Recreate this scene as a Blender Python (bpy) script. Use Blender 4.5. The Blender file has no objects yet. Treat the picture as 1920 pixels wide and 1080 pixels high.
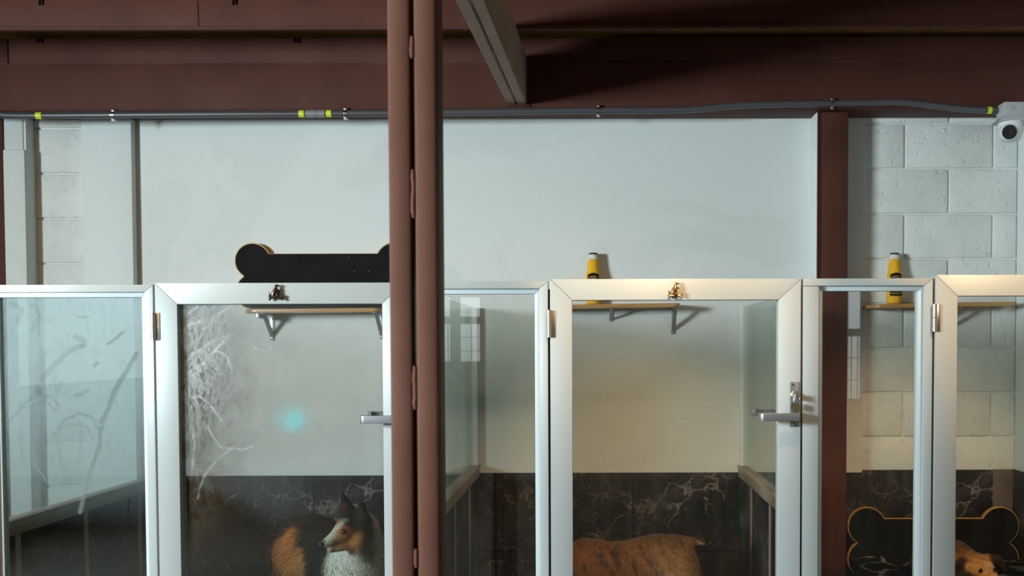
import bpy, bmesh, math, random
import numpy as np
from mathutils import Vector, Matrix, Euler, noise as mnoise
random.seed(7)
rng = np.random.default_rng(11)
C = bpy.context.scene.collection
R = math.radians

# ------------------------------------------------------------------ camera
F = 1876.0; CX = 1111.0; PITCH = R(1.9); ROLL = -0.0025
CY = 648.0 + F*math.tan(PITCH)
CAMZ = 1.30
cam_d = bpy.data.cameras.new('camera'); cam = bpy.data.objects.new('camera', cam_d); C.objects.link(cam)
CM = Euler((math.pi/2-PITCH, 0, 0)).to_matrix() @ Matrix.Rotation(ROLL, 3, 'Z')
cam.matrix_world = Matrix.Translation((0, 0, CAMZ)) @ CM.to_4x4()
cam_d.sensor_width = 36.0; cam_d.lens = 36.0*F/1920
cam_d.shift_x = (960-CX)/1920; cam_d.shift_y = (CY-540)/1920
cam_d.dof.use_dof = True; cam_d.dof.focus_distance = 3.9; cam_d.dof.aperture_fstop = 5.0
bpy.context.scene.camera = cam

def P(px, py, Y):
    """point of the place at depth Y that the photograph shows at (px, py)"""
    d = CM @ Vector(((px-CX)/F, -(py-CY)/F, -1.0))
    t = Y/d.y
    return Vector((d.x*t, Y, CAMZ+d.z*t))
def PX(px, py, Y): return P(px, py, Y).x
def PZ(px, py, Y): return P(px, py, Y).z

# ------------------------------------------------------------------ materials
def newmat(name):
    m = bpy.data.materials.new(name); m.use_nodes = True
    nt = m.node_tree
    return m, nt, nt.nodes['Principled BSDF'], nt.nodes['Material Output']
def N(nt, typ, **kw):
    n = nt.nodes.new(typ)
    for k, v in kw.items():
        if k.startswith('i_'):
            n.inputs[k[2:].replace('_', ' ')].default_value = v
        else: setattr(n, k, v)
    return n
def L(nt, a, b): nt.links.new(a, b)
def ramp(nt, fac, stops):
    r = N(nt, 'ShaderNodeValToRGB')
    e = r.color_ramp.elements
    while len(e) < len(stops): e.new(0.5)
    for i, (p, c) in enumerate(stops):
        e[i].position = p
        e[i].color = (c[0], c[1], c[2], 1) if hasattr(c, '__len__') else (c, c, c, 1)
    L(nt, fac, r.inputs['Fac']); return r.outputs['Color']
def mth(nt, op, a, b=None, clamp=False):
    n = N(nt, 'ShaderNodeMath', operation=op, use_clamp=clamp)
    for i, v in enumerate((a, b)):
        if v is None: continue
        if isinstance(v, (int, float)): n.inputs[i].default_value = v
        else: L(nt, v, n.inputs[i])
    return n.outputs[0]
def mixc(nt, fac, a, b, blend='MIX'):
    n = N(nt, 'ShaderNodeMix', data_type='RGBA', blend_type=blend)
    for s, v in ((0, fac), (6, a), (7, b)):
        if hasattr(v, 'is_linked'): L(nt, v, n.inputs[s])
        elif isinstance(v, (int, float)): n.inputs[s].default_value = v
        else: n.inputs[s].default_value = (v[0], v[1], v[2], 1)
    return n.outputs[2]
def coords(nt, kind='Object', scale=(1, 1, 1), rot=(0, 0, 0), loc=(0, 0, 0)):
    t = N(nt, 'ShaderNodeTexCoord'); mp = N(nt, 'ShaderNodeMapping')
    mp.inputs['Scale'].default_value = scale; mp.inputs['Rotation'].default_value = rot; mp.inputs['Location'].default_value = loc
    L(nt, t.outputs[kind], mp.inputs['Vector']); return mp.outputs['Vector']
def noise(nt, vec, scale, detail=4, rough=.55, dist=0):
    n = N(nt, 'ShaderNodeTexNoise'); n.inputs['Scale'].default_value = scale; n.inputs['Detail'].default_value = detail
    n.inputs['Roughness'].default_value = rough; n.inputs['Distortion'].default_value = dist
    L(nt, vec, n.inputs['Vector']); return n.outputs['Fac']
def bump(nt, bs, height, strength, dist=.01):
    b = N(nt, 'ShaderNodeBump'); b.inputs['Strength'].default_value = strength; b.inputs['Distance'].default_value = dist
    L(nt, height, b.inputs['Height']); L(nt, b.outputs['Normal'], bs.inputs['Normal'])
def simple(name, col, rough=.5, metal=0, var=.0, scale=20, bmp=0, coat=0):
    m, nt, bs, out = newmat(name)
    bs.inputs['Base Color'].default_value = (*col, 1); bs.inputs['Roughness'].default_value = rough
    bs.inputs['Metallic'].default_value = metal
    if coat: bs.inputs['Coat Weight'].default_value = coat
    v = coords(nt)
    nz = noise(nt, v, scale, 5)
    if var:
        L(nt, mixc(nt, ramp(nt, nz, [(.3, 0), (.7, 1)]), [c*(1-var) for c in col], [min(1, c*(1+var)) for c in col]), bs.inputs['Base Color'])
    if bmp: bump(nt, bs, nz, bmp, .004)
    return m

def matte(m, spec):
    m.node_tree.nodes['Principled BSDF'].inputs['Specular IOR Level'].default_value = spec; return m
def mat_plaster():
    m, nt, bs, out = newmat('white_plaster')
    v = coords(nt, scale=(1, 1, 3.5)); v2 = coords(nt)
    n1 = noise(nt, v, 2.2, 7, .62, .6); n2 = noise(nt, v2, 1.1, 4, .5, 1.0)
    c = mixc(nt, ramp(nt, n1, [(.35, 0), (.7, 1)]), (.65, .68, .67), (.70, .72, .71))
    c = mixc(nt, ramp(nt, n2, [(.47, 0), (.5, 1)]), c, (.72, .74, .73), 'MIX')
    c = mixc(nt, .35, c, (.69, .715, .705))
    L(nt, c, bs.inputs['Base Color']); bs.inputs['Roughness'].default_value = .62
    b1 = noise(nt, coords(nt, scale=(2, 1, 7)), 4, 7, .65, 1.2)
    bump(nt, bs, b1, .24, .007)
    return m
def mat_block():
    m, nt, bs, out = newmat('painted_block')
    v = coords(nt)
    n1 = noise(nt, v, 55, 6, .65); n2 = noise(nt, v, 7, 4)
    L(nt, mixc(nt, ramp(nt, n2, [(.35, 0), (.65, 1)]), (.66, .68, .66), (.74, .75, .73)), bs.inputs['Base Color'])
    bs.inputs['Roughness'].default_value = .6
    pits = ramp(nt, noise(nt, v, 38, 3, .5, .4), [(.28, 0), (.40, 1)])
    h = mth(nt, 'ADD', mth(nt, 'MULTIPLY', n1, .5), pits)
    bump(nt, bs, h, .45, .006)
    return m
def mat_stipple():
    m, nt, bs, out = newmat('stippled_render')
    v = coords(nt)
    bs.inputs['Base Color'].default_value = (.73, .77, .77, 1); bs.inputs['Roughness'].default_value = .6
    bump(nt, bs, noise(nt, v, 130, 3), .5, .004)
    return m
def mat_steel(name='red_oxide_steel', a=(.075, .027, .020), b=(.105, .040, .030)):
    m, nt, bs, out = newmat(name)
    v = coords(nt); n1 = noise(nt, v, 3.0, 6, .6); n2 = noise(nt, v, 160, 3)
    c = mixc(nt, ramp(nt, n1, [(.3, 0), (.7, 1)]), a, b)
    L(nt, c, bs.inputs['Base Color'])
    bs.inputs['Roughness'].default_value = .6; bs.inputs['Specular IOR Level'].default_value = .10
    bump(nt, bs, n2, .12, .002)
    return m
def mat_tile(name='dark_marble_tile', axis='XZ', w=.62, h=.37, off=0.0):
    m, nt, bs, out = newmat(name)
    v = coords(nt)
    sw = N(nt, 'ShaderNodeSeparateXYZ'); L(nt, v, sw.inputs[0])
    vx = noise(nt, v, 2.2, 8, .68, 1.4)
    base = ramp(nt, vx, [(.32, (.012, .011, .011)), (.47, (.026, .025, .0255)), (.56, (.048, .046, .046)), (.70, (.11, .105, .105))])
    # fine crooked veins
    vd = N(nt, 'ShaderNodeVectorMath', operation='ADD'); L(nt, v, vd.inputs[0])
    nn = N(nt, 'ShaderNodeTexNoise'); nn.inputs['Scale'].default_value = 5; nn.inputs['Detail'].default_value = 6; L(nt, v, nn.inputs['Vector'])
    sc = N(nt, 'ShaderNodeVectorMath', operation='SCALE'); L(nt, nn.outputs['Color'], sc.inputs[0]); sc.inputs['Scale'].default_value = .35
    L(nt, sc.outputs[0], vd.inputs[1])
    vo = N(nt, 'ShaderNodeTexVoronoi', feature='DISTANCE_TO_EDGE'); vo.inputs['Scale'].default_value = 4.2; L(nt, vd.outputs[0], vo.inputs['Vector'])
    vein = ramp(nt, vo.outputs['Distance'], [(0, 1), (.018, .15), (.03, 0)])
    vein = mth(nt, 'MULTIPLY', vein, ramp(nt, noise(nt, v, 4, 3), [(.48, 0), (.62, 1)]))
    vo2 = N(nt, 'ShaderNodeTexVoronoi', feature='DISTANCE_TO_EDGE'); vo2.inputs['Scale'].default_value = 15; L(nt, vd.outputs[0], vo2.inputs['Vector'])
    v2 = mth(nt, 'MULTIPLY', ramp(nt, vo2.outputs['Distance'], [(0, .55), (.03, .12), (.06, 0)]), ramp(nt, noise(nt, v, 7, 4, .6, 1), [(.47, 0), (.60, 1)]))
    vein = mth(nt, 'MAXIMUM', vein, v2)
    c = mixc(nt, mth(nt, 'MULTIPLY', vein, .6), base, (.34, .31, .27))
    # joints between the slabs
    a = sw.outputs['X'] if axis == 'XZ' else sw.outputs['Y']
    fr = mth(nt, 'FRACT', mth(nt, 'DIVIDE', mth(nt, 'ADD', a, 20+off), w))
    j = mth(nt, 'LESS_THAN', mth(nt, 'ABSOLUTE', mth(nt, 'SUBTRACT', fr, .5)), .004/w)
    fz = mth(nt, 'FRACT', mth(nt, 'DIVIDE', sw.outputs['Z'], h))
    j2 = mth(nt, 'LESS_THAN', fz, .004/h)
    jj = mth(nt, 'MAXIMUM', j, j2)
    c = mixc(nt, jj, c, (.008, .008, .008))
    L(nt, c, bs.inputs['Base Color']); bs.inputs['Roughness'].default_value = .42; bs.inputs['Specular IOR Level'].default_value = .15
    return m
def mat_wood(name, c1, c2, sc=(3, 30, 30)):
    m, nt, bs, out = newmat(name)
    v = coords(nt, scale=sc); n1 = noise(nt, v, 1.6, 6, .6, .8)
    L(nt, mixc(nt, ramp(nt, n1, [(.32, 0), (.7, 1)]), c1, c2), bs.inputs['Base Color'])
    bs.inputs['Roughness'].default_value = .38; bs.inputs['Coat Weight'].default_value = .25
    bump(nt, bs, n1, .1, .002)
    return m

def strokes(nt, lines):
    """soft wipe marks: distance to polylines lying in the pane, in metres"""
    g = N(nt, 'ShaderNodeNewGeometry'); nz = N(nt, 'ShaderNodeTexNoise'); nz.inputs['Scale'].default_value = 14; nz.inputs['Detail'].default_value = 5
    L(nt, g.outputs['Position'], nz.inputs['Vector'])
    sb = N(nt, 'ShaderNodeVectorMath', operation='SUBTRACT'); L(nt, nz.outputs['Color'], sb.inputs[0]); sb.inputs[1].default_value = (.5, .5, .5)
    sc = N(nt, 'ShaderNodeVectorMath', operation='SCALE'); L(nt, sb.outputs[0], sc.inputs[0]); sc.inputs['Scale'].default_value = .022
    ad = N(nt, 'ShaderNodeVectorMath', operation='ADD'); L(nt, g.outputs['Position'], ad.inputs[0]); L(nt, sc.outputs[0], ad.inputs[1])
    fl = N(nt, 'ShaderNodeVectorMath', operation='MULTIPLY'); L(nt, ad.outputs[0], fl.inputs[0]); fl.inputs[1].default_value = (1, 0, 1)
    tot = None
    for w, k, pts in lines:
        pts = [P(x, y, 3.026) for x, y in pts]; w = w*(1.7 if lines is WHITE_MARKS else 1)
        for a, b in zip(pts[:-1], pts[1:]):
            a = Vector((a.x, 0, a.z)); b = Vector((b.x, 0, b.z)); ab = b-a
            s1 = N(nt, 'ShaderNodeVectorMath', operation='SUBTRACT'); L(nt, fl.outputs[0], s1.inputs[0]); s1.inputs[1].default_value = a
            dt = N(nt, 'ShaderNodeVectorMath', operation='DOT_PRODUCT'); L(nt, s1.outputs[0], dt.inputs[0]); dt.inputs[1].default_value = ab/max(ab.length_squared, 1e-9)
            cl = mth(nt, 'MAXIMUM', mth(nt, 'MINIMUM', dt.outputs['Value'], 1.0), 0.0)
            s2 = N(nt, 'ShaderNodeVectorMath', operation='SCALE'); s2.inputs[0].default_value = ab; L(nt, cl, s2.inputs['Scale'])
            s3 = N(nt, 'ShaderNodeVectorMath', operation='DISTANCE'); L(nt, s1.outputs[0], s3.inputs[0]); L(nt, s2.outputs[0], s3.inputs[1])
            v = mth(nt, 'MULTIPLY', mth(nt, 'SUBTRACT', 1.0, mth(nt, 'DIVIDE', s3.outputs['Value'], w/625*.75)), k*2.2, True)
            v = mth(nt, 'MINIMUM', v, k)
            tot = v if tot is None else mth(nt, 'MAXIMUM', tot, v)
    return tot
FILM_MARKS = [
    (8, .8, [(256, 664), (240, 690), (214, 736), (190, 790)]), (7, .8, [(189, 800), (184, 835), (174, 865), (158, 925), (150, 960)]),
    (9, .45, [(76, 712), (102, 682), (128, 662), (152, 650)]), (5, .8, [(201, 645), (214, 634), (232, 622)]), (10, .45, [(142, 632), (158, 640)]), (6, .8, [(150, 652), (160, 648)]), (6, .7, [(176, 686), (181, 682)]),
    (5, .6, [(100, 818), (118, 788), (148, 775), (172, 784), (187, 810)]), (4, .55, [(106, 800), (108, 850), (113, 898)]), (4, .55, [(148, 790), (150, 835), (143, 868)]), (4, .5, [(12, 792), (40, 765), (85, 752), (105, 772)]),
    (4, .5, [(30, 770), (60, 745), (92, 740), (110, 762)]), (4, .5, [(100, 812), (130, 795), (160, 800), (176, 830)]), (4, .5, [(62, 835), (64, 870), (84, 900)]), (5, .5, [(140, 742), (165, 734)]),
    (8, .35, [(22, 566), (42, 582), (32, 606)]), (8, .3, [(60, 575), (75, 592), (62, 615)]), (3, .5, [(145, 593), (166, 593)]), (4, .4, [(105, 742), (116, 712)]), (5, .4, [(196, 830), (206, 815)]),
]
WHITE_MARKS = [
    (3, .8, [(352, 700), (385, 680), (420, 640)]), (3, .7, [(362, 665), (400, 640), (432, 628)]), (3, .8, [(340, 640), (355, 610), (385, 600)]), (3, .7, [(345, 720), (362, 705), (378, 690)]), (4, .6, [(378, 655), (395, 672), (418, 700)]),
    (3, .6, [(350, 590), (372, 575)]), (3, .6, [(385, 615), (420, 585), (436, 572)]), (2.5, .7, [(352, 748), (375, 742), (400, 765), (420, 790)]), (2.5, .6, [(390, 800), (415, 840), (455, 842), (478, 836)]), (2.5, .5, [(372, 935), (385, 895), (405, 865), (440, 840)]),
    (3, .6, [(365, 685), (372, 720), (392, 735)]), (2.5, .6, [(405, 655), (425, 668), (436, 690)]), (2.5, .6, [(340, 780), (352, 815), (350, 860)]), (2.5, .5, [(360, 790), (366, 830), (362, 880)]), (3, .5, [(470, 640), (490, 655), (520, 650)]),
]
def mat_glass(name, tint=(.985, .985, .975), smear=None, refl=1.0, haze=0.0):
    """thin pane: clear transmission, mirror reflection by angle, plus dirt, wipe marks and painted reflection veils on the glass"""
    m = bpy.data.materials.new(name); m.use_nodes = True; nt = m.node_tree; nt.nodes.clear()
    out = N(nt, 'ShaderNodeOutputMaterial')
    tr = N(nt, 'ShaderNodeBsdfTransparent'); tr.inputs['Color'].default_value = (*tint, 1)
    gl = N(nt, 'ShaderNodeBsdfGlossy'); gl.inputs['Roughness'].default_value = 0.0
    gl.inputs['Color'].default_value = (.95, .97, .97, 1)
    lw = N(nt, 'ShaderNodeLayerWeight'); lw.inputs['Blend'].default_value = .5
    f = mth(nt, 'ADD', mth(nt, 'MULTIPLY', mth(nt, 'POWER', lw.outputs['Facing'], 5), .96), .042*refl, True)
    mx = N(nt, 'ShaderNodeMixShader'); L(nt, f, mx.inputs[0]); L(nt, tr.outputs[0], mx.inputs[1]); L(nt, gl.outputs[0], mx.inputs[2])
    sh = mx.outputs[0]
    if smear or haze:
        g = N(nt, 'ShaderNodeTexCoord'); sp = N(nt, 'ShaderNodeSeparateXYZ'); L(nt, g.outputs['Generated'], sp.inputs[0])
        x, z = sp.outputs['X'], sp.outputs['Z']
        col = (.62, .66, .66)
        if smear == 'swirl':      # scratched, licked and half wiped at the hinge side, with painted reflection tones
            v = coords(nt, 'Object'); vv = coords(nt, 'Object', rot=(0, .75, 0), scale=(5, 1, 1.3))
            a = noise(nt, coords(nt, 'Object', rot=(0, -.9, 0), scale=(2.6, 1, .9)), 7, 8, .62, 2.4)
            b = noise(nt, vv, 5, 7, .62, 2.0)
            fx = ramp(nt, mth(nt, 'ADD', x, mth(nt, 'MULTIPLY', mth(nt, 'SUBTRACT', noise(nt, v, 3, 3), .5), .35)), [(.10, 1), (.36, 0)])
            fz = ramp(nt, z, [(.40, 0), (.60, .55), (.80, 1), (1, .55)])
            s1 = ramp(nt, a, [(.44, 0), (.50, .9), (.54, .1), (.62, .0), (.68, .9)])
            s2 = ramp(nt, b, [(.47, 0), (.53, .8), (.58, .0)])
            reg = mth(nt, 'MULTIPLY', fx, fz)
            wm = mth(nt, 'MULTIPLY', strokes(nt, WHITE_MARKS), ramp(nt, noise(nt, v, 40, 5, .7, 1.5), [(.38, .15), (.58, 1)]))
            hatch = mth(nt, 'MAXIMUM', wm, mth(nt, 'MULTIPLY', mth(nt, 'MAXIMUM', s1, s2), mth(nt, 'MULTIPLY', reg, ramp(nt, z, [(.66, .25), (.80, .8), (1, 1)]))))
            gr = mth(nt, 'MULTIPLY', reg, ramp(nt, noise(nt, v, 9, 6, .6, 1.5), [(.36, .35), (.62, 1)]))
            hz = mth(nt, 'MULTIPLY', ramp(nt, noise(nt, v, 2.2, 5, .6, 1), [(.35, .15), (.7, 1)]), mth(nt, 'MULTIPLY', ramp(nt, z, [(.25, .0), (.635, .03), (.68, .5), (.95, .8)]), ramp(nt, x, [(.2, 1), (1, .45)])))  # painted reflection haze, brightens the wall seen through the upper pane
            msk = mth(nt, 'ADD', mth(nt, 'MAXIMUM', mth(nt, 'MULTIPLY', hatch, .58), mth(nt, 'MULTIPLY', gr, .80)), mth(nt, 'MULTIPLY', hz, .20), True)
            col = mixc(nt, hatch, ramp(nt, z, [(.55, (.07, .045, .02)), (.78, (.095, .082, .07)), (.92, (.20, .215, .22))]), (.70, .73, .74))  # grime tones below, bluish top stop paints a window reflection
        elif smear == 'film':     # dried soapy film, finger and paw wipes; bluish reflection veil painted in
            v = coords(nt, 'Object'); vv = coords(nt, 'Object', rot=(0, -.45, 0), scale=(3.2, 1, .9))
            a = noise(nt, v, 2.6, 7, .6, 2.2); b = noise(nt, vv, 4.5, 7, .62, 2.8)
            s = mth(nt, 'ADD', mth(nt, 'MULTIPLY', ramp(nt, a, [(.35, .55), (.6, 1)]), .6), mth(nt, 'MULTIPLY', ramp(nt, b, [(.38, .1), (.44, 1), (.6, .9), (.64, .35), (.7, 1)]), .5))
            fz = ramp(nt, z, [(.50, .0), (.66, .28), (.82, .7), (1, 1)])  # height ramp paints the reflected veil fading downward
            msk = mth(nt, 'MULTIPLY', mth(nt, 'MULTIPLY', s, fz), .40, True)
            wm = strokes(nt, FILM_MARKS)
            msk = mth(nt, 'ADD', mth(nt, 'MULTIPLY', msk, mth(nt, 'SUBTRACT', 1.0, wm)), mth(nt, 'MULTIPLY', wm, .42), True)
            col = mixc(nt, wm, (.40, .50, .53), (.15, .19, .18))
        else:                     # faint dust and drip runs
            v = coords(nt, 'Object', scale=(9, 1, .5))
            a = noise(nt, v, 3, 5, .6)
            msk = mth(nt, 'MULTIPLY', ramp(nt, a, [(.45, .25), (.7, 1)]), haze, True)
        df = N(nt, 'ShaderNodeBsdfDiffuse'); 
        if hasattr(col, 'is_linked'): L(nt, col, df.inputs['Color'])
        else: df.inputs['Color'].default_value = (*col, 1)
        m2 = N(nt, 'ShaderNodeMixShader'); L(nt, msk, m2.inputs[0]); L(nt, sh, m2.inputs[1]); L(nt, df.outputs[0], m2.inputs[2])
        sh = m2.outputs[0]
        if smear == 'swirl':      # a turquoise reflected spot painted into the pane's colour
            dx = mth(nt, 'DIVIDE', mth(nt, 'SUBTRACT', x, .545), .11); dz = mth(nt, 'DIVIDE', mth(nt, 'SUBTRACT', z, .742), .036)
            v = coords(nt, 'Object')
            r = mth(nt, 'ADD', mth(nt, 'ADD', mth(nt, 'MULTIPLY', dx, dx), mth(nt, 'MULTIPLY', dz, dz)), mth(nt, 'MULTIPLY', mth(nt, 'SUBTRACT', noise(nt, v, 22, 4), .5), 1.6))
            k = mth(nt, 'MULTIPLY', ramp(nt, r, [(0, 1), (.12, .75), (.35, .35), (1, 0)]), .36)
            d2 = N(nt, 'ShaderNodeBsdfDiffuse'); d2.inputs['Color'].default_value = (.20, .62, .66, 1)
            m3 = N(nt, 'ShaderNodeMixShader'); L(nt, k, m3.inputs[0]); L(nt, sh, m3.inputs[1]); L(nt, d2.outputs[0], m3.inputs[2]); sh = m3.outputs[0]
    L(nt, sh, out.inputs['Surface'])
    return m
def mat_frost(name, col, clear=.2):
    m = bpy.data.materials.new(name); m.use_nodes = True; nt = m.node_tree; nt.nodes.clear()
    out = N(nt, 'ShaderNodeOutputMaterial')
    tl = N(nt, 'ShaderNodeBsdfTranslucent'); tl.inputs['Color'].default_value = (*col, 1)
    df = N(nt, 'ShaderNodeBsdfDiffuse'); df.inputs['Color'].default_value = (*col, 1)
    tr = N(nt, 'ShaderNodeBsdfTransparent'); tr.inputs['Color'].default_value = (*[c**.5 for c in col], 1)
    gl = N(nt, 'ShaderNodeBsdfGlossy'); gl.inputs['Roughness'].default_value = .02
    a = N(nt, 'ShaderNodeMixShader'); a.inputs[0].default_value = .25; L(nt, tl.outputs[0], a.inputs[1]); L(nt, df.outputs[0], a.inputs[2])
    b = N(nt, 'ShaderNodeMixShader'); b.inputs[0].default_value = clear; L(nt, a.outputs[0], b.inputs[1]); L(nt, tr.outputs[0], b.inputs[2])
    lw = N(nt, 'ShaderNodeLayerWeight'); lw.inputs['Blend'].default_value = .5
    f = mth(nt, 'ADD', mth(nt, 'MULTIPLY', mth(nt, 'POWER', lw.outputs['Facing'], 5), .9), .04, True)
    c = N(nt, 'ShaderNodeMixShader'); L(nt, f, c.inputs[0]); L(nt, b.outputs[0], c.inputs[1]); L(nt, gl.outputs[0], c.inputs[2])
    L(nt, c.outputs[0], out.inputs['Surface'])
    return m
def mat_fur(name, attr='fur_colour', nscale=90, amt=.35, rough=.75):
    m, nt, bs, out = newmat(name)
    a = N(nt, 'ShaderNodeAttribute', attribute_name=attr)
    v = coords(nt); nz = noise(nt, v, nscale, 4, .6)
    c = mixc(nt, 1.0, a.outputs['Color'], ramp(nt, nz, [(.25, 1-amt), (.75, 1+amt*.6)]), 'MULTIPLY')
    L(nt, c, bs.inputs['Base Color']); bs.inputs['Roughness'].default_value = rough
    bs.inputs['Specular IOR Level'].default_value = .25
    bump(nt, bs, nz, .35, .004)
    return m
def mat_satin(name, col, tang, metal=.45):
    m, nt, bs, out = newmat(name)
    bs.inputs['Base Color'].default_value = (*col, 1); bs.inputs['Metallic'].default_value = metal
    bs.inputs['Roughness'].default_value = .42; bs.inputs['Anisotropic'].default_value = .85
    c = N(nt, 'ShaderNodeCombineXYZ')
    for i in range(3): c.inputs[i].default_value = tang[i]
    L(nt, c.outputs[0], bs.inputs['Tangent'])
    return m
def mat_plush(): return simple('yellow_plush', (.78, .40, .010), .9, 0, .12, 60, .4)
def mat_blanket():
    m, nt, bs, out = newmat('patterned_blanket')
    v = coords(nt)
    vd = N(nt, 'ShaderNodeVectorMath', operation='ADD'); L(nt, v, vd.inputs[0])
    nn = N(nt, 'ShaderNodeTexNoise'); nn.inputs['Scale'].default_value = 9; L(nt, v, nn.inputs['Vector'])
    sc = N(nt, 'ShaderNodeVectorMath', operation='SCALE'); L(nt, nn.outputs['Color'], sc.inputs[0]); sc.inputs['Scale'].default_value = .09; L(nt, sc.outputs[0], vd.inputs[1])
    vo = N(nt, 'ShaderNodeTexVoronoi', feature='DISTANCE_TO_EDGE'); vo.inputs['Scale'].default_value = 7.5; L(nt, vd.outputs[0], vo.inputs['Vector'])
    ln = ramp(nt, vo.outputs['Distance'], [(0, 1), (.045, 1), (.06, 0)])
    ln = mth(nt, 'MULTIPLY', ln, ramp(nt, noise(nt, v, 6.5, 1), [(.43, 0), (.45, 1)]))
    L(nt, mixc(nt, ln, (.012, .012, .013), (.50, .43, .35)), bs.inputs['Base Color'])
    bs.inputs['Roughness'].default_value = .95; bs.inputs['Specular IOR Level'].default_value = .1; bump(nt, bs, noise(nt, v, 120, 3), .3, .003)
    return m

M = dict(
    plaster=mat_plaster(), block=mat_block(), stipple=mat_stipple(), steel=mat_steel(), steel_dusty=mat_steel('dusty_steel', (.25, .175, .135), (.34, .245, .19)), steel_post=mat_steel('faded_oxide_steel', (.105, .044, .032), (.16, .076, .056)),
    tile=mat_tile(off=.19), tile_side=mat_tile('dark_marble_side', 'YZ', .45, .37, .11),
    tile_brown=simple('brown_stone_strip', (.12, .095, .082), .4, 0, .25, 6),
    alu=mat_satin('satin_white_rail', (.52, .55, .545), (0, 0, 1), .15), alu_v=mat_satin('satin_white_stile', (.43, .465, .475), (1, 0, 0), .05),
    alu_cool=simple('aluminium_bead', (.56, .64, .68), .35),
    cap=simple('taupe_rail', (.34, .26, .20), .5, 0, .12, 14),
    channel=simple('glazing_channel', (.74, .78, .76), .35),
    gap_shade=simple('dark_gap_shade', (.012, .03, .055), .6),
    satin=simple('satin_nickel', (.27, .28, .30), .42, .7),
    hinge=simple('brushed_hinge', (.66, .60, .52), .30, .9),
    chrome=simple('bright_zinc', (.78, .80, .82), .2, 1),
    brass=simple('key_brass', (.75, .6, .3), .25, 1),
    bronze=simple('dark_bronze', (.10, .075, .06), .26, .9), gold=simple('antique_gold', (.40, .22, .09), .28, .9),
    pipe=simple('grey_conduit', (.075, .075, .085), .36), pipe_lt=simple('light_grey_coupling', (.22, .22, .24), .4),
    tape=simple('yellow_tape', (.68, .74, .02), .45),
    box=simple('grey_plastic', (.42, .42, .43), .5), white=simple('white_plastic', (.74, .75, .75), .38),
    black=simple('black_gloss', (.006, .006, .007), .12), lens=simple('lens_glass', (.03, .014, .012), .05),
    shelf=mat_wood('oak_shelf', (.36, .17, .048), (.56, .31, .10)),
    deck=simple('roof_boards', (.40, .19, .03), .8, 0, .3, 6),
    zinc=simple('galvanised_bracket', (.36, .38, .40), .42, .8, .15, 30),
    boneface=matte(simple('black_stained_board', (.009, .0085, .009), .65, 0, .35, 12), .08), boneedge=simple('yellow_ply_edge', (.56, .30, .055), .5, 0, .2, 30),
    plush=mat_plush(), plush_white=simple('white_plush', (.66, .63, .60), .9, 0, .08, 60, .3), plush_black=simple('black_felt', (.012, .01, .01), .85),
    plush_cap=simple('maroon_felt', (.09, .02, .02), .9),
    blanket=mat_blanket(), cushion=matte(simple('black_cushion', (.010, .010, .011), .9), .1),
    floor=simple('concrete_floor', (.10, .09, .075), .55, 0, .15, 3), outer=simple('cream_wall', (.10, .09, .072), .8, 0, .06, 2),
    bars=simple('window_bars', (.05, .05, .05), .5),
    eye=simple('dark_eye', (.012, .006, .004), .05), nose=simple('black_nose', (.012, .010, .010), .3),
    fur=mat_fur('dog_fur'), strand=mat_fur('fur_strands', nscale=30, amt=.2), coat_short=mat_fur('short_fur', nscale=170, amt=.45, rough=.6),
    g_part=mat_frost('frosted_glass', (.77, .89, .835), .84), g_part_clear=mat_frost('pale_frosted_glass', (.96, .99, .985), .93), g_clear=mat_glass('clear_glass', (.985, .98, .965), haze=.006),
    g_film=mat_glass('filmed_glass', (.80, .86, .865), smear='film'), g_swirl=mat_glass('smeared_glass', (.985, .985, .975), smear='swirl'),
)

# ------------------------------------------------------------------ mesh helpers
ORG = {}
def worg(o):
    v = Vector((0, 0, 0))
    while o is not None: v += Vector(o.location); o = o.parent
    return v
def smooth_by_angle(me, ang=R(35)):
    for p in me.polygons: p.use_smooth = True
    try: me.set_sharp_from_angle(angle=ang)
    except Exception: pass
def obj(name, bm, mat, parent=None, label=None, smooth=True, base=None):
    """links a bmesh given in world coordinates; origin at base"""
    me = bpy.data.meshes.new(name)
    bmesh.ops.recalc_face_normals(bm, faces=bm.faces)
    if base is None:
        if parent is not None: base = worg(parent)
        else:
            xs = [v.co for v in bm.verts]
            base = Vector((sum(v.x for v in xs)/len(xs), sum(v.y for v in xs)/len(xs), min(v.z for v in xs)))
    base = Vector(base)
    bmesh.ops.translate(bm, verts=bm.verts, vec=-base)
    bm.to_mesh(me); bm.free()
    for mm in (mat if isinstance(mat, (list, tuple)) else [mat]): me.materials.append(mm)
    if smooth: smooth_by_angle(me)
    o = bpy.data.objects.new(name, me); C.objects.link(o)
    if parent is not None:
        o.parent = parent; o.location = base - worg(parent)
    else: o.location = base
    if label: o['label'] = label
    return o
def thing(name, label, cat, loc, group=None):
    o = bpy.data.objects.new(name, None); C.objects.link(o); o.location = loc; o.empty_display_size = .05
    o['label'] = label; o['category'] = cat
    if group: o['group'] = group
    return o
def tag(o, label, cat, group=None):
    o['label'] = label; o['category'] = cat
    if group: o['group'] = group
    return o
def struct(name, bm, mat, smooth=True):
    o = obj(name, bm, mat, smooth=smooth); o['kind'] = 'structure'; return o
def box(bm, x0, x1, y0, y1, z0, z1, bev=0, mi=0):
    r = bmesh.ops.create_cube(bm, size=1)
    for v in r['verts']:
        v.co = Vector(((x0+x1)/2+v.co.x*(x1-x0), (y0+y1)/2+v.co.y*(y1-y0), (z0+z1)/2+v.co.z*(z1-z0)))
    fs = list({f for v in r['verts'] for f in v.link_faces})
    for f in fs: f.material_index = mi
    if bev: bmesh.ops.bevel(bm, geom=list({e for v in r['verts'] for e in v.link_edges}), offset=bev, segments=2, affect='EDGES', profile=.5)
    return bm
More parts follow.
